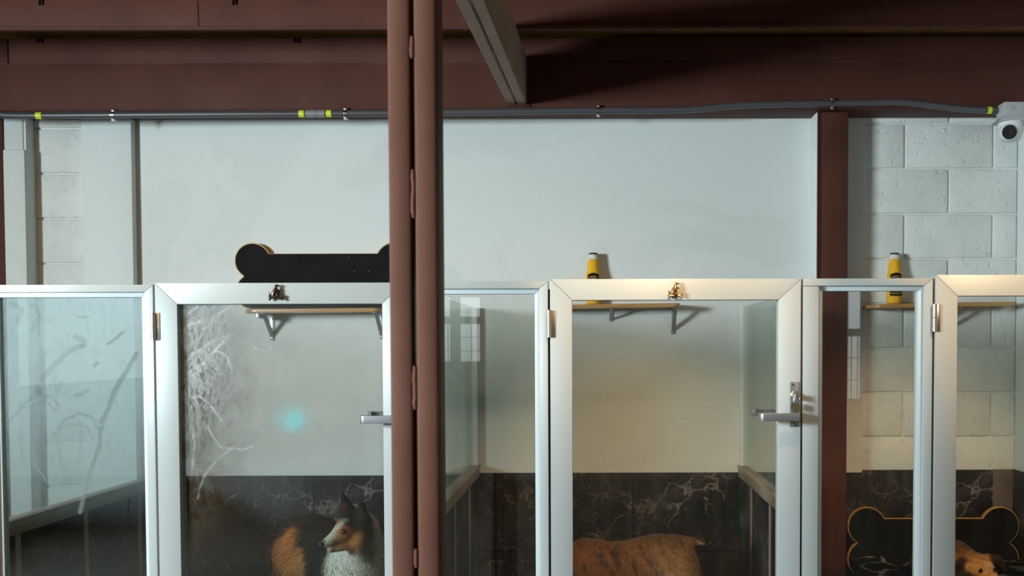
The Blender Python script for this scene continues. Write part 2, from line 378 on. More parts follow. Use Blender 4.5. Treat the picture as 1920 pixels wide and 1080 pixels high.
def BX(*a, **k): return box(bmesh.new(), *a, **k)
def prism(bm, poly, y0, y1, axis='Y', bev=0, mi=0):
    """polygon given in the plane across axis, extruded along it"""
    def mk(a, b, t):
        return {'Y': (a, t, b), 'X': (t, a, b), 'Z': (a, b, t)}[axis]
    A = [bm.verts.new(mk(a, b, y0)) for a, b in poly]; B = [bm.verts.new(mk(a, b, y1)) for a, b in poly]
    n = len(poly); fs = [bm.faces.new(A[::-1]), bm.faces.new(B)]
    for i in range(n): fs.append(bm.faces.new((A[i], A[(i+1) % n], B[(i+1) % n], B[i])))
    for f in fs: f.material_index = mi
    if bev:
        es = list(fs[0].edges)+list(fs[1].edges)
        bmesh.ops.bevel(bm, geom=es, offset=bev, segments=2, affect='EDGES', profile=.5)
    return bm
def tube(bm, pts, rad, seg=12, cap=True):
    pts = [Vector(p) for p in pts]; n = len(pts)
    rads = rad if hasattr(rad, '__len__') else [rad]*n
    rings = []; up = None
    for i, p in enumerate(pts):
        t = (pts[min(i+1, n-1)]-pts[max(i-1, 0)]).normalized()
        if up is None:
            up = Vector((0, 0, 1)) if abs(t.z) < .9 else Vector((1, 0, 0))
        s = t.cross(up).normalized(); up = s.cross(t).normalized()
        rings.append([bm.verts.new(p+(s*math.cos(2*math.pi*k/seg)+up*math.sin(2*math.pi*k/seg))*rads[i]) for k in range(seg)])
    for a, b in zip(rings[:-1], rings[1:]):
        for k in range(seg): bm.faces.new((a[k], a[(k+1) % seg], b[(k+1) % seg], b[k]))
    if cap: bm.faces.new(rings[0][::-1]); bm.faces.new(rings[-1])
    return bm
def lathe(bm, prof, center, axis=(0, 0, 1), seg=24, mids=None):
    """profile (radius, height) turned about an axis through center"""
    ax = Vector(axis).normalized(); s = ax.orthogonal().normalized(); t = ax.cross(s)
    c = Vector(center); rings = []
    for r, h in prof:
        if r < 1e-6: rings.append([bm.verts.new(c+ax*h)])
        else: rings.append([bm.verts.new(c+ax*h+(s*math.cos(2*math.pi*k/seg)+t*math.sin(2*math.pi*k/seg))*r) for k in range(seg)])
    for i, (a, b) in enumerate(zip(rings[:-1], rings[1:])):
        for k in range(seg):
            q = [a[k % len(a)], a[(k+1) % len(a)], b[(k+1) % len(b)], b[k % len(b)]]
            q = [v for j, v in enumerate(q) if v not in q[:j]]
            if len(q) > 2:
                f = bm.faces.new(q)
                if mids: f.material_index = mids[i]
    return bm
def ball(bm, c, r, seg=16, sc=(1, 1, 1)):
    q = bmesh.ops.create_uvsphere(bm, u_segments=seg, v_segments=max(6, seg//2), radius=r)
    for v in q['verts']: v.co = Vector((v.co.x*sc[0], v.co.y*sc[1], v.co.z*sc[2]))+Vector(c)
    return bm

# ------------------------------------------------------------------ setting
YB = 4.50; YF = 3.00; ZC = 2.64
XR = PX(1905, 560, YB)                       # stall side wall on the right
XL, XE, YN = -3.9, 5.0, -3.6
struct('floor', BX(XL, XE, YN, YB+.2, -.1, 0), M['floor'])
struct('ceiling', BX(XL, XE, YN, YB+.2, ZC, ZC+.05), M['deck'])
xl0 = PX(69, 400, YB); xc0 = PX(265, 400, YB); xc1 = PX(1518, 400, YB)
struct('wall_back', BX(xc0-.05, PX(1615, 400, YB)+.001, YB, YB+.15, 0, ZC), M['plaster'])

def block_wall(x0, x1, zref, joints_even, pitch=.395, course=.2, y=YB):
    """hollow block wall: mortar bed plus every block with worn edges"""
    bm = BX(x0, x1, y, y+.15, 0, ZC)
    nz0 = -int((zref)/course)-1
    for k in range(nz0, 12):
        za, zb = zref+k*course, zref+(k+1)*course
        za, zb = max(za, 0), min(zb, ZC)
        if zb-za < .03: continue
        xo = joints_even + (pitch/2 if k % 2 else 0)
        n0 = math.floor((x0-xo)/pitch)
        for i in range(n0, n0+int((x1-x0)/pitch)+3):
            a, b = max(xo+i*pitch, x0), min(xo+(i+1)*pitch, x1)
            if b-a < .02: continue
            j = .005
            box(bm, a+j, b-j, y-.007-random.random()*.0015, y+.02, za+j*.9, zb-j*.9, .0045)
    return bm
xbr0 = PX(1615, 400, YB)
zr = PZ(1760, 317, YB)
struct('wall_back_right', block_wall(xbr0, XR, zr-.2*10, PX(1695, 360, YB)-.395*2), M['block'])
struct('wall_back_left', block_wall(XL, xc0-.045, PZ(120, 326, YB)-.2*10, -2.92, .8), M['block'])
struct('trim_1', BX(PX(1588, 400, 4.48), xbr0+.004, 4.475, YB+.1, PZ(1600, 886, 4.475), PZ(960, 204, 4.30)-.003), M['plaster'])      # smooth strip beside the column
struct('wall_right', BX(XR, XR+.12, 2.9, YB+.15, 0, ZC), M['plaster'])
# piers on the left
ypa = YB-.08; ypb = YB-.046; ZU = PZ(960, 204, 4.30)-.003
bm = BX(PX(9, 400, ypa), PX(46, 400, ypa), ypa, YB, 0, ZU, .004)
box(bm, PX(9, 400, ypa)+.003, PX(51, 400, ypa), ypa-.012, YB, 0, PZ(40, 281, ypa), .006)
struct('trim_2', bm, M['plaster'])
struct('trim_3', BX(PX(46, 400, ypa)-.01, xl0, ypa+.006, YB+.02, 0, ZU), M['plaster'])
struct('trim_4', BX(PX(155, 400, ypb), PX(257, 400, YB), ypb, YB+.02, 0, ZU, .003), M['stipple'])
struct('trim_5', BX(xc1, PX(1531, 400, 4.362)+.001, 4.362, YB+.02, 0, ZU, .002), M['plaster'])   # plaster return beside the column

# room behind the camera, with its windows and the wide doorway the daylight comes through
def holed_wall(x0, x1, z0, z1, holes):
    """rectangles left over when the openings are cut out"""
    xs = sorted({x0, x1, *[h[0] for h in holes], *[h[1] for h in holes]}); zs = sorted({z0, z1, *[h[2] for h in holes], *[h[3] for h in holes]})
    for a, b in zip(xs[:-1], xs[1:]):
        for c, d in zip(zs[:-1], zs[1:]):
            if any(h[0]-1e-6 <= a and b <= h[1]+1e-6 and h[2]-1e-6 <= c and d <= h[3]+1e-6 for h in holes): continue
            yield a, b, c, d
WINS = [(-1.85, -1.06, 1.12, 1.80), (2.45, 2.63, .75, 1.85)]
bm = bmesh.new()
for a, b, c, d in holed_wall(XL, XE, 0, ZC, WINS): box(bm, a, b, YN-.12, YN, c, d)
bmesh.ops.remove_doubles(bm, verts=bm.verts, dist=1e-5)
struct('wall_front', bm, M['outer'])
DOORY = (-.50, .74); LWIN = (-3.5, -.75, 1.0, 2.0); KEYW = (1.45, 2.17)
bm = bmesh.new()
for a, b, c, d in holed_wall(YN, YB+.2, 0, ZC, [(DOORY[0], DOORY[1], *KEYW), LWIN]): box(bm, XL-.12, XL, a, b, c, d)
struct('wall_left', bm, M['outer'])
struct('wall_far_right', BX(XE, XE+.12, YN, YB+.2, 0, ZC), M['outer'])
struct('wall_back_far_right', BX(XR+.12, XE, YB, YB+.15, 0, ZC), M['outer'])
for i, (a, b, c, d) in enumerate(((DOORY[0], DOORY[1], *KEYW), LWIN)):
    bm = bmesh.new(); x0, x1 = XL-.09, XL-.05
    for (p, q, r_, s_) in ((a, b, c, c+.03), (a, b, d-.03, d), (a, a+.03, c, d), (b-.03, b, c, d)): box(bm, x0, x1, p, q, r_, s_)
    struct('window_%d' % (i+4), bm, M['bars'])
for i, (a, b, c, d) in enumerate(WINS):
    bm = bmesh.new(); y0, y1 = YN-.08, YN-.05
    for (p, q, r_, s_) in ((a, b, c, c+.03), (a, b, d-.03, d), (a, a+.03, c, d), (b-.03, b, c, d)): box(bm, p, q, y0, y1, r_, s_)
    if True:
        nb = 7 if i == 0 else 3
        box(bm, a, b, y0, y1, c+(d-c)*.58, c+(d-c)*.58+.07)
        if i == 0: box(bm, b-.32, b-.22, y0, y1, c, d)
        for k in range(1, nb): box(bm, a+(b-a)*k/nb-.004, a+(b-a)*k/nb+.004, y1, y1+.008, c, c+(d-c)*.58)
        for k in range(1, 4): box(bm, a, b, y1, y1+.008, c+(d-c)*.58*k/3-.004, c+(d-c)*.58*k/3+.004)
    struct('window_%d' % (i+1), bm, M['bars'])

# dark marble wainscot of the stalls
YT = YB-.012
def zt(px, py): return PZ(px, py, YT)
xpl, xpm, xpr = -1.905, -.53, .676           # the three partitions
struct('trim_6', BX(xpl, xpm, YT, YB+.01, 0, zt(500, 892.5), .002), M['tile'])
struct('trim_7', BX(xpm, xc1, YT, YB+.01, 0, zt(1200, 886.5), .002), M['tile'])
struct('trim_8', BX(PX(1584, 900, YT), XR-.004, YT-.004, YB+.01, 0, PZ(1700, 881, YT), .002), M['tile'])
struct('trim_9', BX(PX(1862, 900, YT-.006), PX(1902, 900, YT-.006), YT-.007, YB+.01, 0, PZ(1880, 880, YT), .002), M['tile_brown'])
struct('trim_10', BX(XR-.012, XR+.01, 3.06, YB, 0, PZ(1880, 880, YT), .002), M['tile_side'])

# ------------------------------------------------------------------ steelwork
YBM = 4.30
def zb(py, px=960, Y=YBM): return PZ(px, py, Y)
def lipped(bm, x0, x1, yf, yb, z0, z1, lip=.0):
    box(bm, x0, x1, yf, yb, z0, z1, .006); return bm
t = thing('roof_beam', 'deep dark red steel beam of two stacked channels along the wall, conduit under it', 'beam', (0, YBM, zb(204)))
obj('lower_channel', BX(XL+.01, XR-.001, YBM, YB-.02, zb(204), zb(117), .007), M['steel'], t)
obj('upper_channel', BX(PX(15, 90, YBM+.012), XR-.001, YBM+.012, YB-.02, zb(116), zb(68), .006), M['steel'], t)
obj('weld_bead', tube(bmesh.new(), [(x*.05, YBM+.008+random.random()*.002, zb(116.5)+random.uniform(-.001, .001)) for x in range(-76, 38)], .0035, 6), M['steel_post'], t)  # bead in paler steel, painting the highlight line between the channels
for px in (75, 557):
    for d in (-4, 4): obj('screw_tip', tube(bmesh.new(), [P(px+d, 70, YBM+.004), P(px+d-1.5, 80, YBM+.004)], .0035, 6), M['black'], t)
obj('bottom_flange', BX(XL+.01, XR-.001, YBM-.004, YB-.03, zb(205.5), zb(203), .001), M['steel'], t)

YP = 3.86
def zp(py, Y=YP): return PZ(960, py, Y)
t = thing('ceiling_purlin', 'dark red steel purlin crossing the top edge of the view below the boards', 'beam', (0, YP, zp(52)))
obj('web', BX(XL+.01, XR-.001, YP+.004, YP+.012, zp(50), ZC, .002), M['steel'], t)
obj('lower_flange', BX(XL+.01, XR-.001, YP-.012, YP+.012, zp(55.5), zp(48.5), .003), M['steel'], t)
xs = PX(370, 30, YP)
obj('splice_weld', tube(bmesh.new(), [(xs+random.uniform(-.002, .002), YP+.004, zp(52-i*4)) for i in range(14)], .004, 6), M['steel'], t, 'crooked vertical weld')
for px in (77, 440):
    for d in (-3, 3): obj('screw_tip', tube(bmesh.new(), [P(px+d, -3, YP), P(px+d-1, 9, YP)], .003, 6), M['black'], t)

# beam running from the room to the wall
tdir = Vector(((1150-CX)/F, 1.0, (648-600)/F))
e0 = P(950, 196.5, YBM-.002); wdt = PX(988, 196.5, YBM-.002)-e0.x
t = thing('cross_beam', 'paler brown boxed beam running overhead toward the wall, seam along its underside', 'beam', e0)
def along(yv): return e0 + tdir*(yv-e0.y)
def slant(bm, xa, xb, za, zc, y0, y1, bev=.004):
    v = []
    for y in (y0, y1):
        o = along(y)
        v.append([bm.verts.new((o.x+x, y, o.z+z)) for x, z in ((xa, za), (xb, za), (xb, zc), (xa, zc))])
    a, b = v
    fs = [bm.faces.new(a[::-1]), bm.faces.new(b)]+[bm.faces.new((a[i], a[(i+1) % 4], b[(i+1) % 4], b[i])) for i in range(4)]
    bmesh.ops.bevel(bm, geom=list({e for f in fs for e in f.edges}), offset=bev, segments=2, affect='EDGES')
    return bm
hb = .20
for a, b in ((0, wdt*.49), (wdt*.52, wdt)): obj('channel', slant(bmesh.new(), a, b, 0, hb, 1.2, YBM-.001), M['steel_dusty'], t)
for y in (4.0, 3.45, 2.9): obj('weld', slant(bmesh.new(), wdt*.45, wdt*.56, .001, .02, y, y+.05, .002), M['steel_dusty'], t)
obj('end_weld', BX(e0.x-.006, e0.x+wdt+.012, YBM-.012, YBM-.002, e0.z-.008, e0.z-.001, .002), M['steel'], t)

# centre post: two channels toe to toe, tacked together
YPO = 2.0
t = thing('steel_post', 'tall dark red square post in the foreground with a vertical seam', 'post', (PX(775, 540, YPO), YPO+.05, 0))
def postx(px): return PX(px, 540, YPO)
pw0, pw1, pw2, pw3 = postx(729.5), postx(772), postx(779), postx(820.5)
for a, b in ((pw0, pw1), (pw2, pw3)): obj('channel', BX(a, b, YPO, YPO+.1, 0, along(YPO).z-.002, .008), M['steel_post'], t)
obj('seam_backing', BX(pw1-.004, pw2+.004, YPO+.02, YPO+.085, 0, along(YPO).z-.002), M['black'], t)
for ya, yb in ((66, 108), (317, 408), (686, 768), (1030, 1066)):
    bm = bmesh.new(); za, zc = PZ(775, yb, YPO), PZ(775, ya, YPO); k = 7
    tube(bm, [((pw1+pw2)/2+random.uniform(-.0008, .0008), YPO+.0065, za+(zc-za)*i/k) for i in range(k+1)], [.0035]+[.0055+random.uniform(-.0006, .0006) for _ in range(k-1)]+[.0035], 10)
    obj('weld', bm, M['steel_post'], t)
# columns against the back wall
t = thing('steel_column', 'dark red steel column on the back wall left of the white block wall', 'post', (PX(1560, 400, 4.36), 4.43, 0))
ca, cb = PX(1531, 400, 4.362)+.002, PX(1590, 400, 4.362)
obj('channel', BX(ca+.02, cb, 4.362, YB-.03, 0, zb(204)-.002, .003), M['steel'], t)
obj('flange', BX(ca, ca+.009, 4.362, YB-.03, 0, zb(204)-.002, .002), M['steel'], t)
obj('flange', BX(ca+.010, ca+.019, 4.366, YB-.03, 0, zb(204)-.002, .002), M['steel'], t)
t = thing('steel_column', 'dark red steel column at the left edge beside the white pier', 'post', (PX(-10, 400, 4.412), 4.42, 0))
obj('channel', BX(PX(-45, 400, 4.412), PX(-20, 400, 4.412), 4.412, YB-.015, 0, zb(206)-.002, .004), M['steel'], t)
obj('head_plate', BX(PX(-60, 90, 4.40), PX(14, 90, 4.40), 4.40, YB-.015, zb(115)+.002, ZC-.002, .003), M['steel'], t)
obj('channel', BX(PX(-19, 400, 4.412), PX(8.5, 400, 4.412), 4.412, YB-.015, 0, zb(206)-.002, .004), M['steel'], t)

# ------------------------------------------------------------------ conduit, clamps, camera
YC = YBM-.017; RP = .0138
pp = [(-60, 211), (-25, 213), (0, 215.5), (30, 217), (75, 217), (140, 216.5), (212, 216), (400, 214.5), (567, 213.5), (650, 212.8), (740, 212), (830, 211), (1000, 209), (1120, 207.5), (1230, 207.3), (1280, 206.5), (1320, 204), (1365, 199.5), (1410, 197), (1480, 195.5), (1560, 194.5), (1640, 193), (1690, 192.5), (1730, 195.5), (1770, 200.5), (1805, 204.5), (1840, 206.5), (1876, 207)]
from mathutils import geometry as mgeo
def smooth_path(pts, per=6):
    out = []
    for i in range(len(pts)-1):
        p0 = pts[max(i-1, 0)]; p1 = pts[i]; p2 = pts[i+1]; p3 = pts[min(i+2, len(pts)-1)]
        for k in range(per):
            u = k/per
            out.append(.5*((2*p1)+(p2-p0)*u+(2*p0-5*p1+4*p2-p3)*u*u+(3*p1-p0-3*p2+p3)*u**3))
    return out+[pts[-1]]
path = smooth_path([P(x, y, YC) for x, y in pp], 5)
t = thing('conduit', 'grey electrical conduit along the underside of the wall beam with yellow bands', 'pipe', P(900, 222, YC))
obj('pipe', tube(bmesh.new(), path, RP, 14), M['pipe'], t)
def on_pipe(px):
    b = min(range(1, len(path)), key=lambda i: abs(path[i].x-PX(px, 207, YC)))
    i = b if path[b].x >= PX(px, 207, YC) else min(b+1, len(path)-1)
    x = PX(px, 207, YC); u = (x-path[i-1].x)/(path[i].x-path[i-1].x)
    return path[i-1].lerp(path[i], u)
for px, w in ((74, 5.5), (566, 5), (617, 5), (1855, 4)):
    obj('yellow_band', tube(bmesh.new(), [on_pipe(px-w), on_pipe(px+w)], RP+.0016, 16), M['tape'], t, 'bright yellow tape band')
bm = bmesh.new()
tube(bm, [on_pipe(574), on_pipe(593)], RP+.003, 16); tube(bm, [on_pipe(594.5), on_pipe(610)], RP+.003, 16); tube(bm, [on_pipe(590), on_pipe(598)], RP+.0015, 16)
obj('coupling', bm, M['pipe_lt'], t, 'lighter grey pipe coupling')
obj('coupling', tube(bmesh.new(), [on_pipe(1858.5), on_pipe(1874)], RP+.0022, 16), M['pipe'], t)
cl_lab = {212: 'bright zinc clamp on the conduit above the white pilaster at the left', 648: 'bright zinc clamp on the conduit just left of the foreground post',
          1122: 'bright zinc clamp on the conduit above the yellow plush bottle', 1560: 'bright zinc clamp on the conduit over the dark red wall column'}
for px, lab in cl_lab.items():
    p = on_pipe(px)
    t = thing('pipe_hanger', lab, 'clamp', p, 'zinc clamps on the conduit')
    bm = bmesh.new()
    for d in (-.0055, 0, .0055): tube(bm, [p+Vector((d-.0022, 0, 0)), p+Vector((d+.0022, 0, 0))], RP+.0022, 18)
    obj('strap', bm, M['chrome'], t)
    for s in (1, -1):
        bm = BX(p.x-.007, p.x+.007, YC-.004, YC+.012, p.z+s*(RP+.001) if s > 0 else p.z-RP-.010, p.z+RP+.010 if s > 0 else p.z-RP-.001, .001)
        e = obj('ear', bm, M['chrome'], t)
        c = p+Vector((0, -.004, s*(RP+.006)))
        obj('screw', lathe(bmesh.new(), [(0, .005), (.003, .0045), (.0045, .002), (.0045, 0), (0, 0)], c, (0, -1, 0), 10), M['chrome'], e)
# security camera
YS = 4.245
t = thing('security_camera', 'white turret security camera under a grey junction box at the right edge', 'camera', P(1897, 262, YS))
bx0, bx1 = PX(1877, 205, YS), PX(1926, 205, YS); bz1 = zb(206)-.003; bz0 = PZ(1897, 221, YS)
bz1 = PZ(1897, 194, YS)
jb = obj('junction_box', BX(bx0, bx1, YS-.035, YBM-.001, bz0, bz1, .005), M['box'], t, 'grey square junction box')
for px in (1896, 1915):
    c = P(px, 201.5, YS-.035)
    obj('knockout_plug', lathe(bmesh.new(), [(0, .003), (.009, .003), (.010, .001), (.0165, .001), (.0175, -.003), (0, -.003)], c, (0, -1, 0), 20), M['box'], jb)
fz0, fz1 = PZ(1890, 231, YS), PZ(1890, 220, YS)
bm = bmesh.new()
xa, xb = PX(1866, 228, YS), PX(1930, 228, YS)
prism(bm, [(xa, fz0), (xb, fz0), (xb, fz1), (xa+.028, fz1), (xa+.006, fz0+.008)], YS-.046, YS+.05, bev=.003)
obj('mounting_flange', bm, M['box'], t, 'grey flared flange')
cc = P(1893, 230, YS)
bm = bmesh.new()
lathe(bm, [(0, .0), (.050, 0), (.051, -.012), (.050, -.035), (.047, -.058), (.036, -.075), (0, -.080)], (cc.x+.004, YS, fz0+.002), (0, 0, 1), 28)
obj('housing', bm, M['white'], t)
ec = P(1891, 248, YS-.034); ed = Vector((-.12, -1, -.16)).normalized()
eb = obj('eyeball', lathe(bmesh.new(), [(0, -.045), (.03, -.04), (.037, -.02), (.037, 0), (.034, .012), (.031, .016), (.0295, .014), (0, .013)], ec, ed, 28), M['white'], t)
ln = obj('lens', lathe(bmesh.new(), [(0, .015), (.028, .015), (.0292, .0165), (.0292, .012), (0, .012)], ec, ed, 28), M['black'], eb, 'glossy black lens window')
obj('lens_glass', lathe(bmesh.new(), [(0, .019), (.006, .0185), (.011, .0165), (.0115, .014), (0, .014)], ec, ed, 20), M['lens'], ln)

# ------------------------------------------------------------------ shelves, bottles, bone board
def shelf(lab, xl, xr, pyl, pyr, brackets, depth=.17):
    yf = YB-depth
    a, b = P(xl, pyl, yf), P(xr, pyr, yf)
    th = .016; zt_ = (a.z+b.z)/2+th/2
    t = thing('wall_shelf', lab, 'shelf', ((a.x+b.x)/2, YB-.01, zt_-th), 'small oak wall shelves')
    r = .05
    poly = [(a.x, YB-.001), (b.x, YB-.001)]
    for k in range(7): poly.append((b.x-r*.6+r*.6*math.cos(k*math.pi/12), yf+r*.6-r*.6*math.sin(k*math.pi/12)))
    for k in range(7): poly.append((a.x+r-r*math.sin(k*math.pi/12), yf+r-r*math.cos(k*math.pi/12)))
    bm = prism(bmesh.new(), poly, zt_-th, zt_, 'Z', .005)
    tl = (b.z-a.z)/(b.x-a.x)
    for v in bm.verts: v.co.z += tl*(v.co.x-(a.x+b.x)/2)
    obj('board', bm, M['shelf'], t)
    for px, hgt, kind in brackets:
        x = PX(px, 600, YB-.02); z1 = zt_-th+tl*(x-(a.x+b.x)/2)-.0006
        bm = bmesh.new(); w = .010
        box(bm, x-w, x+w, YB-.004, YB-.0005, z1-hgt, z1, .001)                    # wall leg
        box(bm, x-w, x+w, YB-depth*.86, YB-.001, z1-.004, z1, .001)               # shelf leg
        n = 8                                                                     # pressed strut between them
        prism(bm, [(YB-.006, z1-hgt*.86), (YB-.002, z1-hgt*.78), (YB-depth*.62, z1-.003), (YB-depth*.72, z1-.003)], x-w*.8, x+w*.8, 'X')
        if kind == 'v': box(bm, x-w-.012, x-w+.002, YB-depth*.9, YB-depth*.3, z1-.022, z1, .001)
        br = obj('bracket', bm, M['zinc'], t)
        for dz in (.18, .55, .9):
            obj('screw', lathe(bmesh.new(), [(0, .0035), (.0025, .003), (.0042, .001), (.0042, 0), (0, 0)], (x, YB-.004, z1-hgt*dz), (0, -1, 0), 10), M['chrome'], br)
    return zt_, tl, (a.x+b.x)/2
s1 = shelf('oak shelf in front of the black bone board on the left', 454, 713, 583.5, 580.5, [(508, .118, 'v'), (714, .118, '')])
s2 = shelf('oak shelf under the plush bottle in the middle stall', 1015, 1276, 575.5, 571.5, [(1146, .055, ''), (1263, .116, '')])
s3 = shelf('oak shelf on the white block wall at the right', 1637, 1911, 574, 569, [(1752, .116, ''), (1783, .116, '')])

def bottle(lab, px, py_top, sh, Y, label_low):
    zt_, tl, xm = sh
    x = PX(px, 520, Y); z0 = zt_+tl*(x-xm)+.0005; H = PZ(px, py_top, Y)-z0; r = .0345
    t = thing('plush_bottle', lab, 'dog toy', (x, Y, z0), 'plush bottle toys')
    prof = [(0, 0), (.62, .004), (.88, .03), (.97, .10), (1, .24), (1, .38), (.97, .50), (.87, .60), (.75, .70), (.68, .80), (.64, .875)]
    obj('bottle_body', lathe(bmesh.new(), [(r*a, H*h) for a, h in prof]+[(0, H*.875)], (x, Y, z0), (0, 0, 1), 28), M['plush'], t)
    obj('neck', lathe(bmesh.new(), [(0, H*.87), (r*.63, H*.87), (r*.60, H*.92), (r*.585, H*.965), (0, H*.965)], (x, Y, z0), (0, 0, 1), 24), M['plush_white'], t, 'white plush neck')
    obj('cap', lathe(bmesh.new(), [(0, H*.963), (r*.60, H*.963), (r*.60, H*.975), (r*.52, H*.995), (r*.3, H), (0, H)], (x, Y, z0), (0, 0, 1), 24), M['plush_cap'], t, 'thin dark red cap')
    # front label: black bands with a fine white line between
    def patch(h0, h1, arch, off, w=.85):
        bm = bmesh.new(); n = 16; rows = []
        for hh in (h0, h1):
            row = []
            for k in range(n+1):
                u = -1+2*k/n; th = u*w
                q = hh+arch*math.cos(u*math.pi/2)
                rr = np.interp(q, [p[1] for p in prof], [p[0] for p in prof])*r+off
                row.append(bm.verts.new((x+rr*math.sin(th), Y-rr*math.cos(th), z0+H*q)))
            rows.append(row)
        for k in range(n): bm.faces.new((rows[0][k], rows[0][k+1], rows[1][k+1], rows[1][k]))
        bmesh.ops.solidify(bm, geom=bm.faces[:], thickness=.001)
        return bm
    lb = obj('label_patch', patch(.20, .50, .03, .0010), M['plush_white'], t, 'pale label patch')
    for h0, h1, ar, mat in ((.515, .575, .035, 'plush_black'), (.480, .502, .035, 'plush_black'), (.225, .275, -.005, 'plush_black'), (.170, .212, -.005, 'plush_black')):
        obj('label_band', patch(h0, h1, ar, .0020), M[mat], lb, 'black felt band')
    return t
bottle('yellow plush bottle toy on the shelf in front of smooth plaster', 1112.5, 474, s2, YB-.042, False)
bottle('yellow plush bottle toy on the shelf against the white block wall', 1677, 474, s3, YB-.044, True)

def bone_poly(x0, x1, z0, z1, inset=0.0):
    """outline of a cartoon bone: four round lobes and a straight shank"""
    H = z1-z0; r = H*.268; out = []
    cxl, cxr = x0+r, x1-r; czt, czb = z1-r, z0+r
    edge = H*.165                                   # the shank sits this far inside the lobes
    dz = r-edge; a0 = math.asin(dz/r)
    # right notch where the lobes meet
    zn = (z0+z1)/2; sn = min(1, (czt-zn)/r); an = math.asin(sn)
    def arc(cx, cz, a, b, n=22):
        for k in range(n+1):
            th = a+(b-a)*k/n; out.append((cx+(r-inset)*math.cos(th), cz+(r-inset)*math.sin(th)))
    arc(cxr, czt, math.pi-a0, -an); arc(cxr, czb, an, -math.pi/2)      # flat foot between the lower lobes
    arc(cxl, czb, -math.pi/2, -(math.pi+an)); arc(cxl, czt, math.pi+an, a0)
    return out
def bone_board(parent, x0, x1, z0, z1, yf, yb):
    e = obj('board_edge', prism(bmesh.new(), bone_poly(x0, x1, z0, z1), yf, yb, 'Y', .001), M['boneedge'], parent, 'yellow plywood edge')
    f = obj('board_face', prism(bmesh.new(), bone_poly(x0, x1, z0, z1, .0045), yf-.003, yf+.002, 'Y', .001), M['boneface'], parent, 'black painted face')
    return f
yb_ = 4.468
bx0_, bx1_ = PX(440, 500, yb_), PX(772, 500, yb_)
t = thing('bone_board', 'black bone-shaped board with yellow edges on the wall behind the shelf', 'sign', ((bx0_+bx1_)/2, yb_, PZ(600, 580, yb_)+.0))
bf = bone_board(t, bx0_, bx1_, PZ(600, 580.5, yb_), PZ(600, 455, yb_), yb_, YB-.001)
for px, py in ((654, 483), (691, 509), (664, 508)):
    obj('screw', lathe(bmesh.new(), [(0, .0015), (.002, .001), (.003, 0), (0, 0)], P(px, py, yb_-.003), (0, -1, 0), 8), M['chrome'], bf)

# ------------------------------------------------------------------ glazed fronts
EPS = .0006
def frame_pieces(x0, x1, z0, z1, w, yf, yb, parent, mat, names=('top_rail', 'bottom_rail', 'stile', 'stile'), butt=False, wl=None, wr=None):
    wl = wl or w; wr = wr or w
    T = [(x0+EPS, z1), (x1-EPS, z1), (x1-wr-EPS, z1-w), (x0+wl+EPS, z1-w)]
    B = [(x0+EPS, z0), (x1-EPS, z0), (x1-wr-EPS, z0+w), (x0+wl+EPS, z0+w)]
    Lp = [(x0, z0+EPS), (x0, z1-EPS), (x0+wl, z1-w-EPS), (x0+wl, z0+w+EPS)]
    Rp = [(x1, z0+EPS), (x1, z1-EPS), (x1-wr, z1-w-EPS), (x1-wr, z0+w+EPS)]
    if butt:
        T[0] = (x0, z1); T[3] = (x0, z1-w); Lp[1] = (x0, z1-w-EPS*2.5); Lp[2] = (x0+wl, z1-w-EPS*2.5)
    res = []
    for nm, poly in zip(names, (T, B, Lp, Rp)):
        res.append(obj(nm, prism(bmesh.new(), poly, yf, yb, 'Y', .0009), M['alu_v'] if mat is M['alu'] and nm == 'stile' else mat, parent))
    return res
def fixed_panel(lab, x0, x1, ztop, gmat, w=.0215, bead=.0145, butt=False, wl=None, wr=.025):
    t = thing('glazed_panel', lab, 'glass panel', ((x0+x1)/2, YF+.02, 0), 'fixed glass panels of the kennel front')
    wl = wl or wr
    frame_pieces(x0, x1, .004, ztop, w, YF, YF+.05, t, M['alu'], butt=butt, wl=wl, wr=wr)
    frame_pieces(x0+wl+.0005, x1-wr-.0005, .004+w, ztop-w-.0005, bead, YF+.016, YF+.045, t, M['alu_cool'], ('glazing_bead',)*4)
    obj('glass_pane', BX(x0+wl+bead-.006, x1-wr-bead+.006, YF+.026, YF+.031, .03+w, ztop-w-bead+.006), gmat, t)
    return t
def hinge(parent, x, z, flip=1):
    h = .0405
    bm = bmesh.new()
    for a, b in ((-h, -.0022), (.0022, h)): tube(bm, [(x, YF-.010, z+a), (x, YF-.010, z+b)], .0068, 14)
    hg = obj('hinge', bm, M['hinge'], parent, 'brushed metal barrel hinge')
    ball(bm2 := bmesh.new(), (x, YF-.010, z), .0062, 12)
    obj('hinge_pin', bm2, M['chrome'], hg)
    obj('hinge_leaf', BX(x+.001, x+.018, YF-.006, YF-.0004, z-h, z+h, .0008), M['hinge'], hg)
